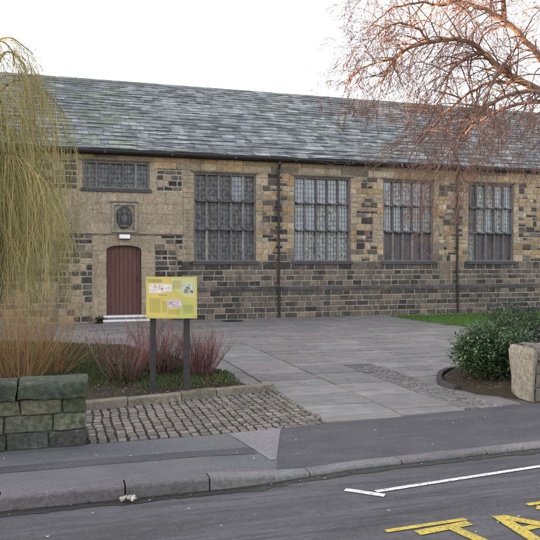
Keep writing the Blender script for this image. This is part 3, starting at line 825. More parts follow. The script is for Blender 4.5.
# roof of diminishing stone slates
rf = MB(); r = random.Random(5)
sl_len = math.hypot(RY + .20, RIDGE - (EAVE + .03)); dy, dz = (RY + .20) / sl_len, (RIDGE - (EAVE + .03)) / sl_len
nY, nZ = -dz, dy
def rp(x, t, h): return (x, -.20 + dy * t + nY * h, EAVE + .03 + dz * t + nZ * h)
t = 0.0; row = 0
while t < sl_len - .05:
    ex = .29 - .12 * (t / sl_len)
    x = XL - .1 - r.uniform(0, .3)
    off = nz(row * 3.3, 1) * .3
    while x < XR + .1:
        w_ = r.uniform(.20, .50) * (1 - .2 * t / sl_len)
        x1 = min(x + w_, XR + .12)
        n = nz(x * .35, t * .7, 4) + .5 * nz(x * 1.6, t * 2.2, 9)
        pale = .5 + n * .9 + (.75 if 1.5 < x < 8 and t > 1.0 else (-.05))
        c = (0.072, 0.082, 0.085) if r.random() > pale * .40 else (0.155, 0.17, 0.178)
        if r.random() < .12: c = (0.05, 0.057, 0.062)
        if x < 2.0 and r.random() < .45: c = (0.085, 0.105, 0.075)
        if 6.5 < x < 12 and r.random() < .10: c = (0.20, 0.21, 0.195)
        c = vary(c, .18, .05, r)
        te = min(t + ex + .10, sl_len); th = r.uniform(.018, .034); ln = r.uniform(-.012, .012)
        A = [rp(x + .004, t + ln, .012), rp(x1 - .004, t + ln, .012), rp(x1 - .004, te, .004), rp(x + .004, te, .004)]
        B = [rp(x + .004, t + ln + .004, .012 + th), rp(x1 - .004, t + ln + .004 + r.uniform(-.006, .006), .012 + th), rp(x1 - .004, te, .010), rp(x + .004, te, .010)]
        rf.poly(A + B, [(4, 5, 6, 7), (0, 1, 5, 4), (1, 2, 6, 5), (3, 0, 4, 7)], c)
        x = x1
    t += ex; row += 1
# under-layer and back slope
rf.face([(XL - .1, -.20, EAVE + .03), (XR + .1, -.20, EAVE + .03), (XR + .1, RY, RIDGE), (XL - .1, RY, RIDGE)], (.04, .045, .05))
rf.face([(XL - .1, -.20, EAVE + .03), (XL - .1, 0, EAVE - .01), (XR + .1, 0, EAVE - .01), (XR + .1, -.20, EAVE + .03)], (.04, .045, .05))
rf.face([(XL - .1, RY, RIDGE), (XR + .1, RY, RIDGE), (XR + .1, DEP + .2, EAVE + .03), (XL - .1, DEP + .2, EAVE + .03)], (.08, .09, .10))
ro = rf.build('roof', M['slate'], hall)
rd = MB(); x = XL - .1
while x < XR + .1:
    xb = min(x + r.uniform(.5, .7), XR + .12); c = vary((.085, .09, .085), .25)
    P = [(RY - .17, RIDGE - .10), (RY - .15, RIDGE - .055), (RY, RIDGE + .055), (RY + .15, RIDGE - .055), (RY + .17, RIDGE - .10)]
    for a, b in zip(P[:-1], P[1:]): rd.face([(x + .004, *a), (xb - .004, *a), (xb - .004, *b), (x + .004, *b)], c)
    x = xb
rd.build('ridge', M['slate'], ro)

# wall lamp under the panel
lamp = empty('wall_lamp', (1.66, -.04, 2.34), 'small white bulkhead lamp fixed over the brown door', 'lamp')
b = MB(); b.box(1.50, 1.83, -.05, -.0355, 2.30, 2.46, (1, 1, 1)); b.build('back_plate', M['iron'], lamp)
b = MB(); b.poly([(1.51, -.05, 2.31), (1.82, -.05, 2.31), (1.82, -.05, 2.44), (1.51, -.05, 2.44), (1.53, -.14, 2.325), (1.80, -.14, 2.325), (1.80, -.12, 2.43), (1.53, -.12, 2.43)],
                 [(4, 5, 6, 7), (0, 1, 5, 4), (1, 2, 6, 5), (2, 3, 7, 6), (3, 0, 4, 7)], (1, 1, 1)); b.build('lamp_cover', M['white'], lamp)
# iron drain cover in the forecourt
dc_ = MB(); 
for i in range(12):
    a, b2 = 2 * math.pi * i / 12, 2 * math.pi * (i + 1) / 12
    dc_.face([(4.6, -.62, .014), (4.6 + .33 * math.cos(a), -.62 + .33 * math.sin(a), .012), (4.6 + .33 * math.cos(b2), -.62 + .33 * math.sin(b2), .012)], (1, 1, 1))
    dc_.face([(4.6 + .33 * math.cos(a), -.62 + .33 * math.sin(a), .012), (4.6 + .35 * math.cos(a), -.62 + .35 * math.sin(a), -.01), (4.6 + .35 * math.cos(b2), -.62 + .35 * math.sin(b2), -.01), (4.6 + .33 * math.cos(b2), -.62 + .33 * math.sin(b2), .012)], (1, 1, 1))
tag(dc_.build('drain_cover', M['iron'], origin=(4.6, -.62, 0)), 'round dark iron drain cover in the paving below the dark mesh-covered window', 'drain cover')

# ------------------------------------------------------------------ unseen terrace added beyond the hall's left end to shade the street
def house(y0, y1, k):
    x0, x1, ev, rg = -33.5, -25.5, 6.4, 9.85; xm = (x0 + x1) / 2
    h = empty('stone_house', (xm, (y0 + y1) / 2, -.1), ['two-storey stone house nearest the road in the side terrace', 'middle two-storey stone house of the side terrace', 'third two-storey stone house of the side terrace counted from the road', 'two-storey stone house farthest from the road in the side terrace'][k], 'house', 'houses of the side terrace')
    w_ = MB(); wc = (.17, .145, .115)
    ops = [(y0 + 1.0, y0 + 2.5, .9, 2.4), (y0 + 1.0, y0 + 2.5, 3.8, 5.2), (y1 - 2.4, y1 - 1.0, 3.8, 5.2), (y1 - 2.0, y1 - 1.05, .1, 2.2)]
    ys = sorted({y0, y1} | {o[0] for o in ops} | {o[1] for o in ops}); zs = sorted({-.1, ev} | {o[2] for o in ops} | {o[3] for o in ops})
    for a, b in zip(ys[:-1], ys[1:]):
        for c, d in zip(zs[:-1], zs[1:]):
            if any(o[0] < (a + b) / 2 < o[1] and o[2] < (c + d) / 2 < o[3] for o in ops): continue
            w_.face([(x1, a, c), (x1, b, c), (x1, b, d), (x1, a, d)], wc)
    for o in ops:
        w_.face([(x1, o[0], o[2]), (x1 - .2, o[0], o[2]), (x1 - .2, o[0], o[3]), (x1, o[0], o[3])], wc); w_.face([(x1, o[1], o[2]), (x1, o[1], o[3]), (x1 - .2, o[1], o[3]), (x1 - .2, o[1], o[2])], wc)
        w_.face([(x1, o[0], o[2]), (x1, o[1], o[2]), (x1 - .2, o[1], o[2]), (x1 - .2, o[0], o[2])], wc); w_.face([(x1, o[0], o[3]), (x1 - .2, o[0], o[3]), (x1 - .2, o[1], o[3]), (x1, o[1], o[3])], wc)
    for Y in (y0, y1): w_.face([(x0, Y, -.1), (x1, Y, -.1), (x1, Y, ev), (xm, Y, rg), (x0, Y, ev)], wc)
    w_.face([(x0, y0, -.1), (x0, y0, ev), (x0, y1, ev), (x0, y1, -.1)], wc)
    w_.build('wall', M['stone'], h)
    rf_ = MB(); rc = (.09, .095, .105)
    for (xe, s_) in ((x1 + .3, 1), (x0 - .3, -1)):
        rf_.face([(xe, y0, ev - .1), (xe, y1, ev - .1), (xm, y1, rg + .12), (xm, y0, rg + .12)], rc); rf_.face([(xe, y0, ev - .22), (xe, y1, ev - .22), (xe, y1, ev - .1), (xe, y0, ev - .1)], rc)
    ro_ = rf_.build('roof', M['slate'], h)
    c = MB(); c.box(xm - .45, xm + .45, y1 - .9, y1 - .05, rg - .6, rg + .9, (.15, .12, .10)); c.box(xm - .52, xm + .52, y1 - .97, y1 - .001, rg + .9, rg + 1.0, (.2, .17, .14)); c.build('chimney', M['stone'], ro_)
    for o in ops[:3]:
        f = MB(); a, b, c_, d_ = o
        for bx in ((a, a + .07, c_, d_), (b - .07, b, c_, d_), (a + .07, b - .07, d_ - .07, d_), (a + .07, b - .07, c_, c_ + .07), ((a + b) / 2 - .03, (a + b) / 2 + .03, c_ + .07, d_ - .07)): f.box(x1 - .16, x1 - .1, *bx, (.5, .5, .5))
        fo = f.build('window', M['lead'], h); p_ = MB(); p_.face([(x1 - .14, a + .01, c_ + .01), (x1 - .14, b - .01, c_ + .01), (x1 - .14, b - .01, d_ - .01), (x1 - .14, a + .01, d_ - .01)], (1, 1, 1)); p_.build('pane', M['pane_dark'], fo)
    d_ = MB(); o = ops[3]; d_.box(x1 - .17, x1 - .11, *o, (1, 1, 1)); d_.build('door', M['door'], h)
for k, (a, b) in enumerate([(-20.5, -13.6), (-13.59, -6.7), (-6.69, .2), (.21, 7.1)]): house(a, b, k)

# ------------------------------------------------------------------ low walls by the pavement
def rough_block(m, x0, x1, y0, y1, z0, z1, c, seed, round_=0.03, wob=.012, nx=None):
    """lofted block with rounded, weathered long edges"""
    nx = nx or max(3, int((x1 - x0) / .07))
    rr = round_
    P = [(y0 + .0, z0), (y0, z0 + rr * .6), (y0, (z0 + z1) / 2), (y0, z1 - rr), (y0 + rr * .3, z1 - rr * .3), (y0 + rr, z1), ((y0 + y1) / 2, z1 + .004), (y1 - rr, z1), (y1 - rr * .3, z1 - rr * .3), (y1, z1 - rr), (y1, z0)]
    vs_ = []; cy, cz = (y0 + y1) / 2, (z0 + z1) / 2
    for i in range(nx + 1):
        x = x0 + (x1 - x0) * i / nx
        e = 1 - (.035 if i in (0, nx) else 0)
        for (y, z) in P:
            a = wob * nz(x * 7 + seed, y * 9, z * 9); b_ = wob * nz(x * 7 + seed, y * 9 + 40, z * 9)
            vs_.append((x + (.0 if 0 < i < nx else a), cy + (y - cy) * e + a, cz + (z - cz) * e + b_))
    k = len(P); fs_ = []
    for i in range(nx):
        for q in range(k):
            fs_.append((i * k + q, (i + 1) * k + q, (i + 1) * k + (q + 1) % k, i * k + (q + 1) % k))
    fs_.append(tuple(reversed(range(k)))); fs_.append(tuple(nx * k + q for q in range(k)))
    m.poly(vs_, fs_, c)
r = random.Random(12)
gw = empty('garden_wall', (-3.3, -12.64, 0), 'low moss-green stone wall with thick coping blocks at the pavement edge, left', 'wall')
m = MB(); x_end = .215
m.box(-8, x_end - .03, -12.795, -12.50, -.02, .44, (0.16, .15, .12))
z = 0.0
for row, h in enumerate((.155, .155, .14)):
    x = x_end
    ws = [[.34, .36, .36], [.30, .42, .30], [.22, .36, .38]][row]; k = 0
    while x > -8:
        w_ = ws[k] if k < 3 else r.uniform(.28, .45); k += 1
        c = vary(r.choice([(.14, .14, .095), (.115, .115, .085), (.17, .165, .12)] if row > 0 else [(.065, .062, .066), (.08, .076, .078)]), .15)
        rough_block(m, x - w_ + .008, x - .008, -12.835 - r.uniform(-.008, .008), -12.48, z + .008, z + h - .008, c, x * 3 + z, .010, .014)
        x -= w_
    z += h
m.build('wall_stones', M['mosswall'], gw, smooth=False)
m = MB(); x = x_end + .015; k = 0
while x > -8:
    w_ = [.62, .55][k] if k < 2 else r.uniform(.5, .7); k += 1
    rough_block(m, x - w_ + .006, x - .004, -12.87, -12.44, .455, .605, vary((.075, .085, .068), .12), x * 2.3, .035, .022)
    x -= w_
m.build('coping', M['mosswall'], gw, smooth=False)
gw = empty('garden_wall', (8.6, -12.25, 0), 'low stone wall with pale rounded end block beside the laurel bush, right', 'wall')
m = MB(); m.box(5.44, 14, -12.395, -12.06, -.02, .5, (.16, .145, .12)); z = .0
for row, h in enumerate((.17, .16, .16)):
    x = 5.45
    while x < 14:
        w_ = r.uniform(.28, .45)
        rough_block(m, x + .008, x + w_ - .008, -12.425, -12.04, z + .008, z + h - .008, vary(r.choice([(.14, .125, .10), (.10, .09, .08), (.17, .15, .12)]), .15), x * 3 + z, .015, .012)
        x += w_
    z += h
m.build('wall_stones', M['palewall'], gw)
m = MB()
# tall rounded end stone, bulging at the shoulder
def end_block(m, x0, x1, y0, y1, z1, c):
    lv = [(0, .01), (.08, .02), (.25, .01), (.40, -.005), (.50, -.02), (.58, -.025), (.63, 0.0), (.66, .04), (z1, .10)]
    vs_, fs_ = [], []; n = 20
    for (z, ins) in lv:
        for i in range(n):
            a = 2 * math.pi * (i + .5) / n
            ex = .3
            ux = math.copysign(abs(math.cos(a)) ** ex, math.cos(a)); uy = math.copysign(abs(math.sin(a)) ** ex, math.sin(a))
            hx, hy = (x1 - x0) / 2 - ins * .55, (y1 - y0) / 2 - ins
            w2 = .009 * nz(ux * 1.5 + 3, uy * 1.5, z * 6)
            vs_.append(((x0 + x1) / 2 + ux * (hx + w2), (y0 + y1) / 2 + uy * (hy + w2), z + .01 * nz(ux, uy, z * 3)))
    for l in range(len(lv) - 1):
        for i in range(n): fs_.append((l * n + i, l * n + (i + 1) % n, (l + 1) * n + (i + 1) % n, (l + 1) * n + i))
    fs_.append(tuple((len(lv) - 1) * n + i for i in range(n)))
    m.poly(vs_, fs_, c)
end_block(m, 5.400, 5.450, -12.43, -11.99, .675, (.22, .205, .17))
m.build('end_block', M['palewall'], gw, smooth=True)
m = MB(); x = 5.45
while x < 14:
    w_ = r.uniform(.5, .8)
    rough_block(m, x + .005, x + w_ - .005, -12.46, -12.01, .495, .675, vary((.15, .135, .12), .12), x * 2.3, .07, .02)
    x += w_
m.build('coping', M['palewall'], gw)

# ------------------------------------------------------------------ notice board
sg = empty('notice_board', (1.30, -10.82, .04), 'yellow illustrated information board on two dark square posts in the shrub bed', 'sign')
p1, p2 = (1.085, -10.76), (1.49, -10.89)
for (px, py) in (p1, p2):
    b = MB(); wd = .034
    b.box(px - wd, px + wd, py + .0, py + 2 * wd, -.05, 1.44, (1, 1, 1)); b.build('post', M['post'], sg)
ax = V((.60, -.185, 0)).normalized(); nrm = V((ax.y, -ax.x, 0)); nrm = -nrm if nrm.y > 0 else nrm
org = V((1.31, -10.845, 0))
def bpt(u, z, h): 
    p = org + ax * u + nrm * h; return (p.x, p.y, z)
def bbox_(m, u0, u1, z0, z1, h0, h1, c):
    v = [bpt(u0, z0, h0), bpt(u1, z0, h0), bpt(u1, z0, h1), bpt(u0, z0, h1), bpt(u0, z1, h0), bpt(u1, z1, h0), bpt(u1, z1, h1), bpt(u0, z1, h1)]
    m.poly(v, [(0, 1, 2, 3), (4, 7, 6, 5), (0, 4, 5, 1), (1, 5, 6, 2), (2, 6, 7, 3), (3, 7, 4, 0)], c)
b = MB(); bbox_(b, -.315, .315, .99, 1.505, .035, .06, (.50, .43, .12))
bo = b.build('board', M['board'], sg)
b = MB(); hf = .061
def q_(m, u0, u1, z0, z1, h, c): m.face([bpt(u0, z0, h), bpt(u1, z0, h), bpt(u1, z1, h), bpt(u0, z1, h)], c)
def pg(m, pts_, h, c): m.face([bpt(u, z, h) for u, z in pts_], c)
pg(b, [(-.30, 1.01), (.06, 1.005), (.10, 1.2), (.02, 1.30), (-.02, 1.49), (-.30, 1.49)], hf, (.55, .45, .12))
pg(b, [(.07, 1.005), (.30, 1.005), (.30, 1.20), (.16, 1.20), (.11, 1.19)], hf, (.42, .44, .13))
pg(b, [(.0, 1.49), (.04, 1.34), (.16, 1.26), (.30, 1.24), (.30, 1.49)], hf, (.50, .48, .22))
b.build('map_print', M['board'], bo)
rr_ = random.Random(3)
def picture(u0, u1, z0, z1, cols, poly=None):
    m = MB(); q_(m, u0, u1, z0, z1, hf + .0015, cols[0])
    for k in range(16):
        a = rr_.uniform(u0 + .004, u1 - .03); c_ = rr_.uniform(z0 + .004, z1 - .03)
        q_(m, a, min(a + rr_.uniform(.01, .05), u1 - .003), c_, min(c_ + rr_.uniform(.01, .035), z1 - .003), hf + .002 + .0002 * k, rr_.choice(cols))
    m.build('picture', M['board'], bo)
picture(-.28, -.10, 1.30, 1.42, [(.62, .55, .50), (.35, .12, .16), (.7, .66, .6), (.45, .30, .28)])
picture(-.10, .01, 1.32, 1.41, [(.66, .62, .60), (.55, .50, .55), (.7, .7, .66)])
picture(.14, .27, 1.30, 1.43, [(.45, .50, .40), (.08, .09, .08), (.55, .55, .55), (.18, .20, .16)])
picture(-.05, .13, 1.12, 1.22, [(.50, .42, .45), (.16, .10, .11), (.66, .6, .62), (.35, .28, .3)])
for (u0, u1, z0, z1, hh, g_) in ((-.29, -.12, 1.435, 1.475, .013, .02), (-.16, -.05, 1.275, 1.29, .006, .011), (-.27, -.14, 1.06, 1.24, .004, .012), (-.11, -.06, 1.06, 1.20, .004, .012), (-.04, .1, 1.04, 1.10, .004, .012), (.02, .12, 1.36, 1.46, .004, .013), (.15, .27, 1.06, 1.16, .004, .012)):
    m = MB(); z = z1
    while z > z0:
        u = u0
        while u < u1:
            w_ = min(rr_.uniform(.008, .03), u1 - u)
            if w_ < .004: break
            q_(m, u, u + w_, z - hh, z, hf + .0052, (.30, .27, .11)); u += w_ + .006
        z -= g_
    m.build('printed_text', M['board'], bo)
for u in (-.29, .29):
    for z in (1.015, 1.48):
        b = MB(); pb = V(bpt(u, z, .061)); b.tube([pb, pb + nrm * .009], [.006, .006], 8, (.35, .35, .35), True); b.build('bolt', M['lead'], bo)

# ------------------------------------------------------------------ bare trees and shrubs
def grow(m, r, p, d, length, rad0, level, maxlev, colr, droop=0.0, wob=.22, nchild=4, cf=.55, seg=None, lean=None, minr=.0035, spread=.75):
    seg = seg or max(3, int(length / .16))
    st = length / seg; pts = [p.copy()]; rads = [rad0]
    tip = max(minr, rad0 * .35) if level < maxlev else minr * .8
    dirs = [d.copy()]
    for i in range(seg):
        d = (d + V((r.gauss(0, wob), r.gauss(0, wob), r.gauss(0, wob))) + V((0, 0, -droop * (i + 1) / seg)) + (lean or V((0, 0, 0)))).normalized()
        p = p + d * st; pts.append(p.copy()); dirs.append(d.copy())
        rads.append(max(minr * .8, rad0 + (tip - rad0) * (i + 1) / seg))
    m.tube(pts, rads, 3 if rad0 < .008 else (5 if rad0 < .03 else 8), vary(colr, .2, .05, r))
    if level >= maxlev: return
    for c in range(nchild):
        i = r.randint(1, seg) if c else seg
        bd = dirs[i]
        a = V((r.gauss(0, 1), r.gauss(0, 1), r.gauss(0, .8))); a = (a - bd * a.dot(bd)).normalized()
        nd = (bd + a * r.uniform(.4, spread * 1.5)).normalized()
        grow(m, r, pts[i], nd, length * cf * r.uniform(.7, 1.25), max(minr, rads[i] * .62), level + 1, maxlev, colr, droop, wob, nchild, cf, None, lean, minr, spread)
def smooth_path(P, k=5):
    out = []; n = len(P)
    g = lambda i: V(P[max(0, min(n - 1, i))])
    for i in range(n - 1):
        p0, p1, p2, p3 = g(i - 1), g(i), g(i + 1), g(i + 2)
        for j in range(k):
            t = j / k
            out.append(.5 * ((2 * p1) + (p2 - p0) * t + (2 * p0 - 5 * p1 + 4 * p2 - p3) * t * t + (3 * p1 - p0 - 3 * p2 + p3) * t ** 3))
    out.append(g(n - 1)); return out
BK = (0.23, 0.155, 0.11); TW = (0.165, 0.10, 0.08)
tree = empty('bare_tree', (9.4, -10.4, 0), 'large leafless spreading tree overhanging the roof from the right', 'tree')
trm = MB()
trunk = smooth_path([(9.45, -10.45, -.1), (9.35, -10.40, .9), (9.15, -10.35, 1.9), (8.85, -10.35, 2.8)], 4)
trm.tube(trunk, [.27 - .07 * i / len(trunk) for i in range(len(trunk))], 12, BK)
LIMBS = [
 ([(8.95, -10.38, 2.75), (8.33, -10.32, 3.66), (7.71, -10.12, 4.27), (7.09, -9.93, 4.62), (6.79, -9.83, 4.80), (6.45, -9.72, 5.15), (6.17, -9.63, 5.28), (5.71, -9.49, 5.24), (5.35, -9.37, 5.13), (5.12, -9.3, 4.9), (4.98, -9.25, 4.62)], .078, .014),
 ([(8.9, -10.36, 2.7), (8.8, -9.9, 3.8), (7.95, -9.62, 4.9), (7.58, -9.54, 5.35), (7.18, -9.41, 5.76), (6.78, -9.29, 5.98), (6.37, -9.16, 6.11), (5.89, -9.01, 6.3), (5.3, -8.9, 6.35), (4.8, -8.8, 6.1)], .070, .012),
 ([(8.1, -10.5, 3.6), (7.36, -10.54, 4.15), (6.95, -10.42, 4.32), (6.55, -10.29, 4.24), (6.25, -10.2, 4.05), (6.03, -10.13, 3.85), (5.8, -10.05, 3.4)], .05, .012),
 ([(6.56, -9.75, 5.08), (6.25, -9.66, 4.98), (6.01, -9.59, 4.74), (5.92, -9.57, 4.43), (5.75, -9.5, 4.1)], .03, .01),
 ([(7.0, -9.9, 4.64), (6.7, -10.1, 4.75), (6.4, -10.3, 4.6), (6.15, -10.4, 4.2), (5.95, -10.4, 3.8)], .03, .01),
 ([(7.1, -9.9, 4.6), (6.9, -9.4, 4.7), (6.6, -9.0, 4.5), (6.2, -8.6, 4.0), (5.9, -8.4, 3.5)], .035, .01),
 ([(7.7, -10.1, 4.27), (7.5, -9.3, 4.4), (7.2, -8.6, 4.2), (6.9, -8.1, 3.7), (6.7, -7.8, 3.2)], .04, .01),
 ([(8.7, -10.35, 3.1), (8.5, -10.9, 3.7), (7.9, -11.1, 4.1), (7.3, -11.2, 4.0), (6.9, -11.2, 3.6)], .045, .01),
 ([(5.71, -9.49, 5.24), (5.4, -9.6, 5.4), (5.0, -9.7, 5.4), (4.72, -9.7, 5.25), (4.5, -9.7, 4.95)], .025, .007),
 ([(5.2, -9.33, 5.0), (4.9, -9.0, 4.95), (4.65, -8.85, 4.8), (4.5, -8.8, 4.5)], .022, .007),
 ([(7.18, -9.41, 5.76), (6.8, -9.8, 6.3), (6.2, -10.0, 6.5), (5.6, -10.0, 6.6)], .04, .012),
 ([(6.37, -9.16, 6.11), (6.0, -9.4, 5.9), (5.5, -9.5, 5.85), (5.0, -9.4, 5.7), (4.6, -9.3, 5.3)], .03, .008),
 ([(7.85, -9.7, 4.8), (7.95, -9.6, 5.6), (7.7, -9.5, 6.4), (7.2, -9.5, 7.0)], .05, .015),
 ([(8.85, -10.35, 2.8), (9.4, -10.0, 4.0), (10.2, -9.6, 5.2), (11.2, -9.2, 5.9), (12.2, -8.9, 6.0)], .11, .02),
 ([(8.9, -10.36, 2.8), (9.2, -10.9, 4.1), (9.6, -11.4, 5.4), (9.8, -11.8, 6.4)], .10, .02),
 ([(8.85, -10.35, 2.8), (8.9, -10.1, 4.4), (8.8, -9.9, 6.0), (8.6, -9.8, 7.4)], .12, .02),
]
r = random.Random(99)
tw = MB(); lb = MB()
twig_starts = 0
for li, (P, r0, r1) in enumerate(LIMBS):
    sp = smooth_path(P, 6); n = len(sp)
    sp = [p + V((.03 * nz(i * .5, li), .03 * nz(i * .5, li + 9), .03 * nz(i * .5, li + 20))) for i, p in enumerate(sp)]
    rd_ = [r0 + (r1 - r0) * (i / (n - 1)) ** .8 for i in range(n)]
    lb.tube(sp, rd_, 8, BK)
    vis = li < 13
    stp = 1
    for i in range(int(n * (.12 if li < 2 else .05)), n, stp):
        reps = 1 if (i % 4 or li > 8) else 2
        if li in (2, 4, 5, 6, 7) and i % 3 == 1: reps = 0
        if not vis: reps = 1 if i % 3 == 0 else 0
        for _ in range(reps):
            d = (sp[min(i + 1, n - 1)] - sp[max(i - 1, 0)]).normalized()
            a = V((r.gauss(0, 1), r.gauss(0, 1), r.gauss(0, 1))); a = (a - d * a.dot(d)).normalized()
            nd = (d * .5 + a * .9 + V((-.15 if li < 2 else .12, 0, .05))).normalized()
            ln = (r.uniform(.45, 1.0) if sp[i].x > 5.3 else r.uniform(.3, .6)) if vis else r.uniform(.7, 1.3)
            grow(tw, r, sp[i], nd, ln, min(.014, rd_[i] * .6), 0, 3 if vis else 2, TW, droop=.26, wob=.15, nchild=3, cf=.60, minr=.0030)
trm.build('trunk', M['bark'], tree, smooth=True)
lb.build('limbs', M['bark'], tree, smooth=True)
tw.build('twigs', M['twig'], tree)

# weeping willow at the left
wil = empty('weeping_willow', (-1.25, -7.5, 0), 'weeping willow with dense hanging olive-yellow withies at the left edge', 'tree')
m = MB()
wt = smooth_path([(-1.25, -7.5, -.05), (-1.05, -7.48, 1.2), (-.98, -7.44, 2.6), (-1.08, -7.45, 3.9), (-1.2, -7.4, 4.7)], 5)
m.tube(wt, [.14 - .07 * i / len(wt) for i in range(len(wt))], 10, (.10, .085, .065)); m.build('trunk', M['bark'], wil, smooth=True)
r = random.Random(41); arch = MB(); wt_ = MB(); WL = [(.32, .26, .10), (.28, .25, .09), (.34, .25, .11), (.24, .27, .09), (.37, .28, .13), (.33, .28, .12)]
archs = []
explicit = [((-1.15, -7.4, 4.6), (-1.0, -7.45, 5.2), (-.79, -7.5, 5.32), (-.60, -7.56, 5.2), (-.45, -7.62, 5.06))]
for k in range(38):
    a = r.uniform(0, 6.283); R_ = r.uniform(.35, 1.45); z0 = r.uniform(2.5, 4.3); up = r.uniform(.2, .7)
    if z0 + up > 4.65: R_ = min(R_, .75)
    ca, sa = math.cos(a), math.sin(a)
    archs.append([(-1.2, -7.45, z0), (-1.2 + ca * R_ * .35, -7.45 + sa * R_ * .35, z0 + up), (-1.2 + ca * R_ * .75, -7.45 + sa * R_ * .75, z0 + up * .85), (-1.2 + ca * R_, -7.45 + sa * R_, z0 + up * .2)])
for k in range(6):
    a = k * 1.05 + .5; R_ = r.uniform(.3, .7); z1_ = r.uniform(4.7, 5.25)
    archs.append([(-1.17, -7.42, 4.4), (-1.1 + math.cos(a) * R_ * .4, -7.45 + math.sin(a) * R_ * .4, z1_), (-1.05 + math.cos(a) * R_ * .8, -7.45 + math.sin(a) * R_ * .8, z1_ - .05), (-1.05 + math.cos(a) * R_, -7.45 + math.sin(a) * R_, z1_ - .3)])
archs += explicit
for A in archs:
    sp = smooth_path(A, 6); n = len(sp)
    sp = [p + V((.04 * nz(p.x * 3, p.z * 3), .04 * nz(p.y * 3, p.x * 2), .03 * nz(p.z * 3, p.y * 3))) for p in sp]
    arch.tube(sp, [.020 - .015 * i / n for i in range(n)], 5, (.17, .12, .06))
    for i in range(3, n):
        for _ in range(2 if A is not explicit[0] else 1):
            p = sp[i].copy(); d = (sp[i] - sp[i - 1]).normalized(); d = (d + V((r.gauss(0, .4), r.gauss(0, .4), r.uniform(-.3, .2)))).normalized()
            L_ = min(r.uniform(1.2, 3.6), max(.6, p.z - r.uniform(.25, 1.6))); sgm = int(L_ / .16) + 2; pts = [p.copy()]; st = L_ / sgm
            for q in range(sgm):
                d = (d + V((r.gauss(0, .09), r.gauss(0, .09), -.42))).normalized()
                p = p + d * st; pts.append(p.copy())
            c = vary(r.choice(WL), .25, .08, r)
            wt_.tube(pts, [(.0036 if L_ < 2.6 else .0044) - .0022 * q / sgm for q in range(sgm + 1)], 3, c)
            for q in range(3, sgm):      # side shoots and slim buds/leaves
                if r.random() < .30:
                    e = pts[q].copy(); dd = (V((r.gauss(0, .5), r.gauss(0, .5), -.6))).normalized(); pl = [e]
                    for s2 in range(4): dd = (dd + V((r.gauss(0, .1), r.gauss(0, .1), -.35))).normalized(); pl.append(pl[-1] + dd * .14)
                    wt_.tube(pl, [.0028, .0025, .0022, .002, .0016], 3, c)
                if r.random() < .28:
                    e = pts[q]; a = r.uniform(0, 6.28); l = r.uniform(.03, .07); wv = .006
                    dx, dy_ = math.cos(a), math.sin(a)
                    wt_.poly([tuple(e), (e.x + dx * l * .5 - dy_ * wv, e.y + dy_ * l * .5 + dx * wv, e.z - l * .4), (e.x + dx * l * .8, e.y + dy_ * l * .8, e.z - l), (e.x + dx * l * .5 + dy_ * wv, e.y + dy_ * l * .5 - dx * wv, e.z - l * .4)], [(0, 1, 2, 3)], vary(r.choice([(.14, .19, .05), (.20, .22, .06)]), .2))
arch.build('limbs', M['bark'], wil, smooth=True)
wt_.build('withies', M['twig'], wil)

# upright coloured-stem shrubs
def stem_shrub(name, x, y, n, h, spread, cols, label, cat, group, seed, base_r=.17, rad_=.0038, kids=5, leafy=None, zb=.05, up=.0):
    r = random.Random(seed); o = empty(name, (x, y, zb), label, cat, group); m = MB()
    for k in range(n):
        a = r.uniform(0, 6.283); b = base_r * math.sqrt(r.random()); tl = r.uniform(.05, spread) * (.4 + b / base_r)
        p = V((x + math.cos(a) * b, y + math.sin(a) * b, zb - .02)); d = V((math.cos(a) * tl, math.sin(a) * tl, 1)).normalized()
        L_ = h * r.uniform(.55, 1.12); sg_ = 7; pts = [p.copy()]
        for q in range(sg_):
            d = (d + V((r.gauss(0, .11), r.gauss(0, .11), .05 + up))).normalized(); p = p + d * (L_ / sg_); pts.append(p.copy())
        c = vary(r.choice(cols), .25, .06, r)
        rads = [rad_ * (1 - .6 * q / sg_) for q in range(sg_ + 1)]
        m.tube(pts, rads, 4, c)
        for _ in range(kids):
            q = r.randint(2, sg_ - 1); e = pts[q].copy(); dd = (pts[q + 1] - pts[q]).normalized(); s_ = V((r.gauss(0, 1), r.gauss(0, 1), .3)).normalized()
            dd = (dd + s_ * .45).normalized(); pl = [e]; l2 = L_ * r.uniform(.18, .38) / 4
            for s2 in range(4): dd = (dd + V((0, 0, .1))).normalized(); pl.append(pl[-1] + dd * l2)
            m.tube(pl, [rads[q] * .75 * (1 - .15 * s3) for s3 in range(5)], 3, c)
    m.build('stems', M['twig'], o)
    if leafy:
        m = MB()
        for k in range(leafy[0]):
            a = r.uniform(0, 6.283); b = leafy[1] * math.sqrt(r.random()); z = zb + r.uniform(0, leafy[2]) * (1 - .5 * b / leafy[1])
            leaf(m, r, V((x + math.cos(a) * b, y + math.sin(a) * b, z)), leafy[3], leafy[4])
        m.build('leaves', M['leaf'], o)
    return o
def leaf(m, r, p, l, cols, up=.3):
    a = r.uniform(0, 6.283); el = r.gauss(up, .45); d = V((math.cos(a) * math.cos(el), math.sin(a) * math.cos(el), math.sin(el)))
    s_ = d.cross(V((0, 0, 1))).normalized(); n = s_.cross(d); l = l * r.uniform(.7, 1.25); wd = l * .22
    m.poly([tuple(p), tuple(p + d * l * .35 + s_ * wd + n * .12 * wd), tuple(p + d * l * .75 + s_ * wd * .75 - n * .05 * l), tuple(p + d * l - n * .14 * l),
            tuple(p + d * l * .75 - s_ * wd * .75 - n * .05 * l), tuple(p + d * l * .35 - s_ * wd + n * .12 * wd), tuple(p + d * l * .5 - n * wd * .4)],
           [(0, 1, 6), (1, 2, 6), (2, 3, 6), (3, 4, 6), (4, 5, 6), (5, 0, 6)], vary(r.choice(cols), .25, .06, r))
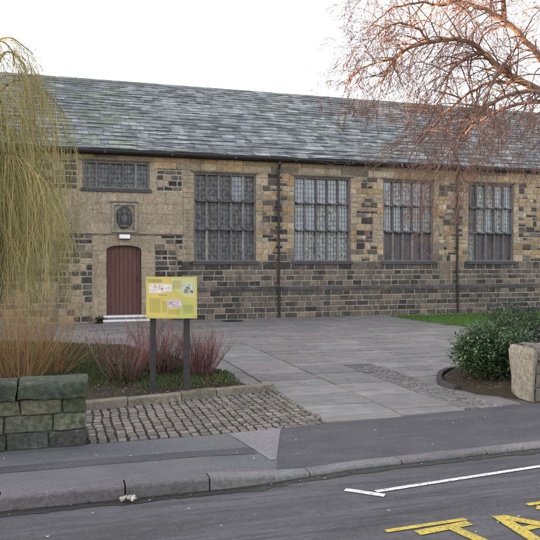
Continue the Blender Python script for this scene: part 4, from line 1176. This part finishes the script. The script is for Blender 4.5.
RED = [(.15, .06, .06), (.20, .085, .085), (.11, .05, .05), (.27, .15, .145), (.09, .055, .045)]
LG = [(.05, .075, .025), (.07, .09, .03), (.035, .05, .02)]
stem_shrub('dogwood_shrub', .80, -9.95, 85, .78, .8, RED, 'open red-stemmed dogwood in front of the door steps, left of the board', 'shrub', 'red-stemmed shrubs in the bed', 1, leafy=(500, .22, .40, .05, LG))
stem_shrub('dogwood_shrub', 1.35, -9.4, 130, .84, .65, RED, 'red-stemmed dogwood showing between the two posts of the board', 'shrub', 'red-stemmed shrubs in the bed', 2, leafy=(400, .25, .30, .05, LG))
stem_shrub('dogwood_shrub', 1.88, -9.75, 180, .66, .62, RED, 'dense low red-stemmed dogwood just right of the board, by the bed edge', 'shrub', 'red-stemmed shrubs in the bed', 3, base_r=.13, leafy=(250, .28, .14, .04, LG))
ORG = [(.27, .17, .08), (.30, .20, .10), (.22, .15, .07), (.30, .13, .06), (.20, .17, .07)]
stem_shrub('osier_clump', -.62, -9.4, 230, 1.25, .62, ORG, 'clump of tan and orange whippy stems behind the left half of the mossy wall', 'shrub', 'orange-stemmed clumps behind the mossy wall', 4, base_r=.32, rad_=.0042, kids=2)
stem_shrub('osier_clump', -.18, -9.1, 90, .85, .8, [(.30, .13, .06), (.26, .12, .06), (.25, .17, .09)], 'low orange-red stem clump between the osier and the red dogwoods', 'shrub', 'orange-stemmed clumps behind the mossy wall', 5, base_r=.2, kids=3)
stem_shrub('osier_clump', -1.5, -9.6, 160, 1.3, .6, ORG, 'tall tan stem clump at the very left edge behind the mossy wall', 'shrub', 'orange-stemmed clumps behind the mossy wall', 6, base_r=.3, kids=2)
# clump by the door steps
m = MB(); r = random.Random(61); o = empty('fern_tuft', (.98, -.28, 0), 'small dark green tuft growing beside the door steps', 'plant')
for k in range(160): leaf(m, r, V((.98 + r.gauss(0, .07), -.28 + r.gauss(0, .06), r.uniform(0, .16))), .08, [(.02, .035, .015), (.03, .045, .02)])
m.build('leaves', M['leaf'], o)

# laurels
def laurel(x, y, rx, ry, h, n, label, seed, cols, lsz=.056):
    r = random.Random(seed); o = empty('laurel_bush', (x, y, .05), label, 'bush', 'evergreen bushes in the right bed')
    st = MB(); lf = MB()
    heads = []
    for k in range(120):
        a = r.uniform(0, 6.283); ph = math.acos(r.uniform(-.75, 1)); k2 = r.uniform(.5, 1.0) * (1 + .18 * nz(a * 1.3, ph * 2, seed))
        p = V((x + rx * k2 * math.sin(ph) * math.cos(a), y + ry * k2 * math.sin(ph) * math.sin(a), max(.10, .05 + h * (.46 + .54 * math.cos(ph) * k2))))
        heads.append(p)
        b = V((x + r.gauss(0, .06), y + r.gauss(0, .06), .03)); mid = b.lerp(p, .5) + V((0, 0, .08))
        st.tube([b, mid, p], [.008, .006, .003], 4, (.07, .06, .035))
    for k in range(n):
        hd = r.choice(heads); q = hd + V((r.gauss(0, .075), r.gauss(0, .075), r.gauss(0, .07)))
        if q.z < .06: q.z = .06 + r.random() * .1
        leaf(lf, r, q, lsz, cols)
    st.build('stems', M['twig'], o); lf.build('leaves', M['leaf'], o)
LA = [(.04, .085, .03), (.06, .115, .042), (.032, .062, .025), (.085, .14, .06), (.15, .19, .11)]
laurel(5.66, -11.18, .48, .45, .74, 8500, 'rounded glossy green laurel spilling over the bed kerb beside the pale wall end', 71, LA)
laurel(6.15, -10.75, .48, .45, .78, 5500, 'green laurel behind the low wall, next to the rounded front laurel', 72, LA)
LB = [(.02, .045, .022), (.03, .055, .028), (.015, .032, .018)]
laurel(7.35, -9.6, .75, .6, .98, 4200, 'taller darker evergreen bush at the right edge, behind the laurels', 73, LB, .05)

# ------------------------------------------------------------------ litter, leaves and small debris
m = MB(); r = random.Random(88)
lit = empty('crumpled_litter', (.46, -14.17, -.095), 'crumpled white paper litter lying in the gutter against the kerb', 'litter')
for k in range(11):
    blob(m, .46 + r.gauss(0, .035), -14.17 + r.gauss(0, .018), -.08 + r.uniform(0, .025), r.uniform(.008, .022), .012, r.uniform(.006, .018), r.choice([(.6, .58, .52), (.7, .68, .62), (.35, .33, .27)]), 7, 5, .9, k * 7)
m.build('paper', M['lead'], lit)
m = MB()
def flat_leaf(x, y, z, s, c):
    a = r.uniform(0, 6.28); dx, dy_ = math.cos(a) * s, math.sin(a) * s
    m.poly([(x - dx, y - dy_, z + r.uniform(0, .004)), (x + dy_ * .5, y - dx * .5, z + r.uniform(.002, .01)), (x + dx, y + dy_, z + r.uniform(0, .006)), (x - dy_ * .5, y + dx * .5, z + r.uniform(.002, .01))], [(0, 1, 2, 3)], c)
LC = [(.18, .12, .06), (.10, .06, .03), (.25, .18, .09), (.07, .05, .03)]
for k in range(260): x = r.uniform(-3, 9); flat_leaf(x, ykf(x) - abs(r.gauss(0, .06)) - .01, -.093, r.uniform(.008, .02), vary(r.choice(LC), .3))
for k in range(500): flat_leaf(r.gauss(1.2, 1.1), r.uniform(-11.0, -9.6), .085, r.uniform(.012, .028), vary(r.choice(LC), .3)) if True else None
for k in range(420): flat_leaf(r.uniform(5.0, 6.4), r.uniform(-12.0, -10.9), .11, r.uniform(.012, .028), vary(r.choice(LC + [(.14, .06, .035)]), .3))
for k in range(140): flat_leaf(r.uniform(2.5, 9), r.uniform(-12.6, -1), .006, r.uniform(.01, .02), vary(r.choice(LC), .3))
for k in range(60): x = r.uniform(-1, 5); flat_leaf(x, r.uniform(-13.8, -12.9), .004, r.uniform(.006, .014), vary(r.choice(LC + [(.5, .5, .5)]), .2))
tag(m.build('fallen_leaves', M['leaf']), 'scattered small brown fallen leaves and specks on beds, paving and gutter', 'leaves', kind='stuff')
m = MB()      # pale gum spots and grit on pavement and road
for k in range(45):
    x = r.uniform(-.8, 5); 
    if r.random() < .5: y = r.uniform(-13.85, -12.95); z = pz(x, (y - (ykf(x) + .135)) / (ypb(x) - ykf(x) - .135)) + .0095
    else: y = r.uniform(-16.4, -14.3); z = -.0965
    s_ = r.uniform(.004, .013)
    m.face([(x + s_ * math.cos(a_ * 1.047), y + s_ * .8 * math.sin(a_ * 1.047), z) for a_ in range(6)], vary((.38, .37, .36), .3))
tag(m.build('gum_spots', M['lead']), kind='structure')
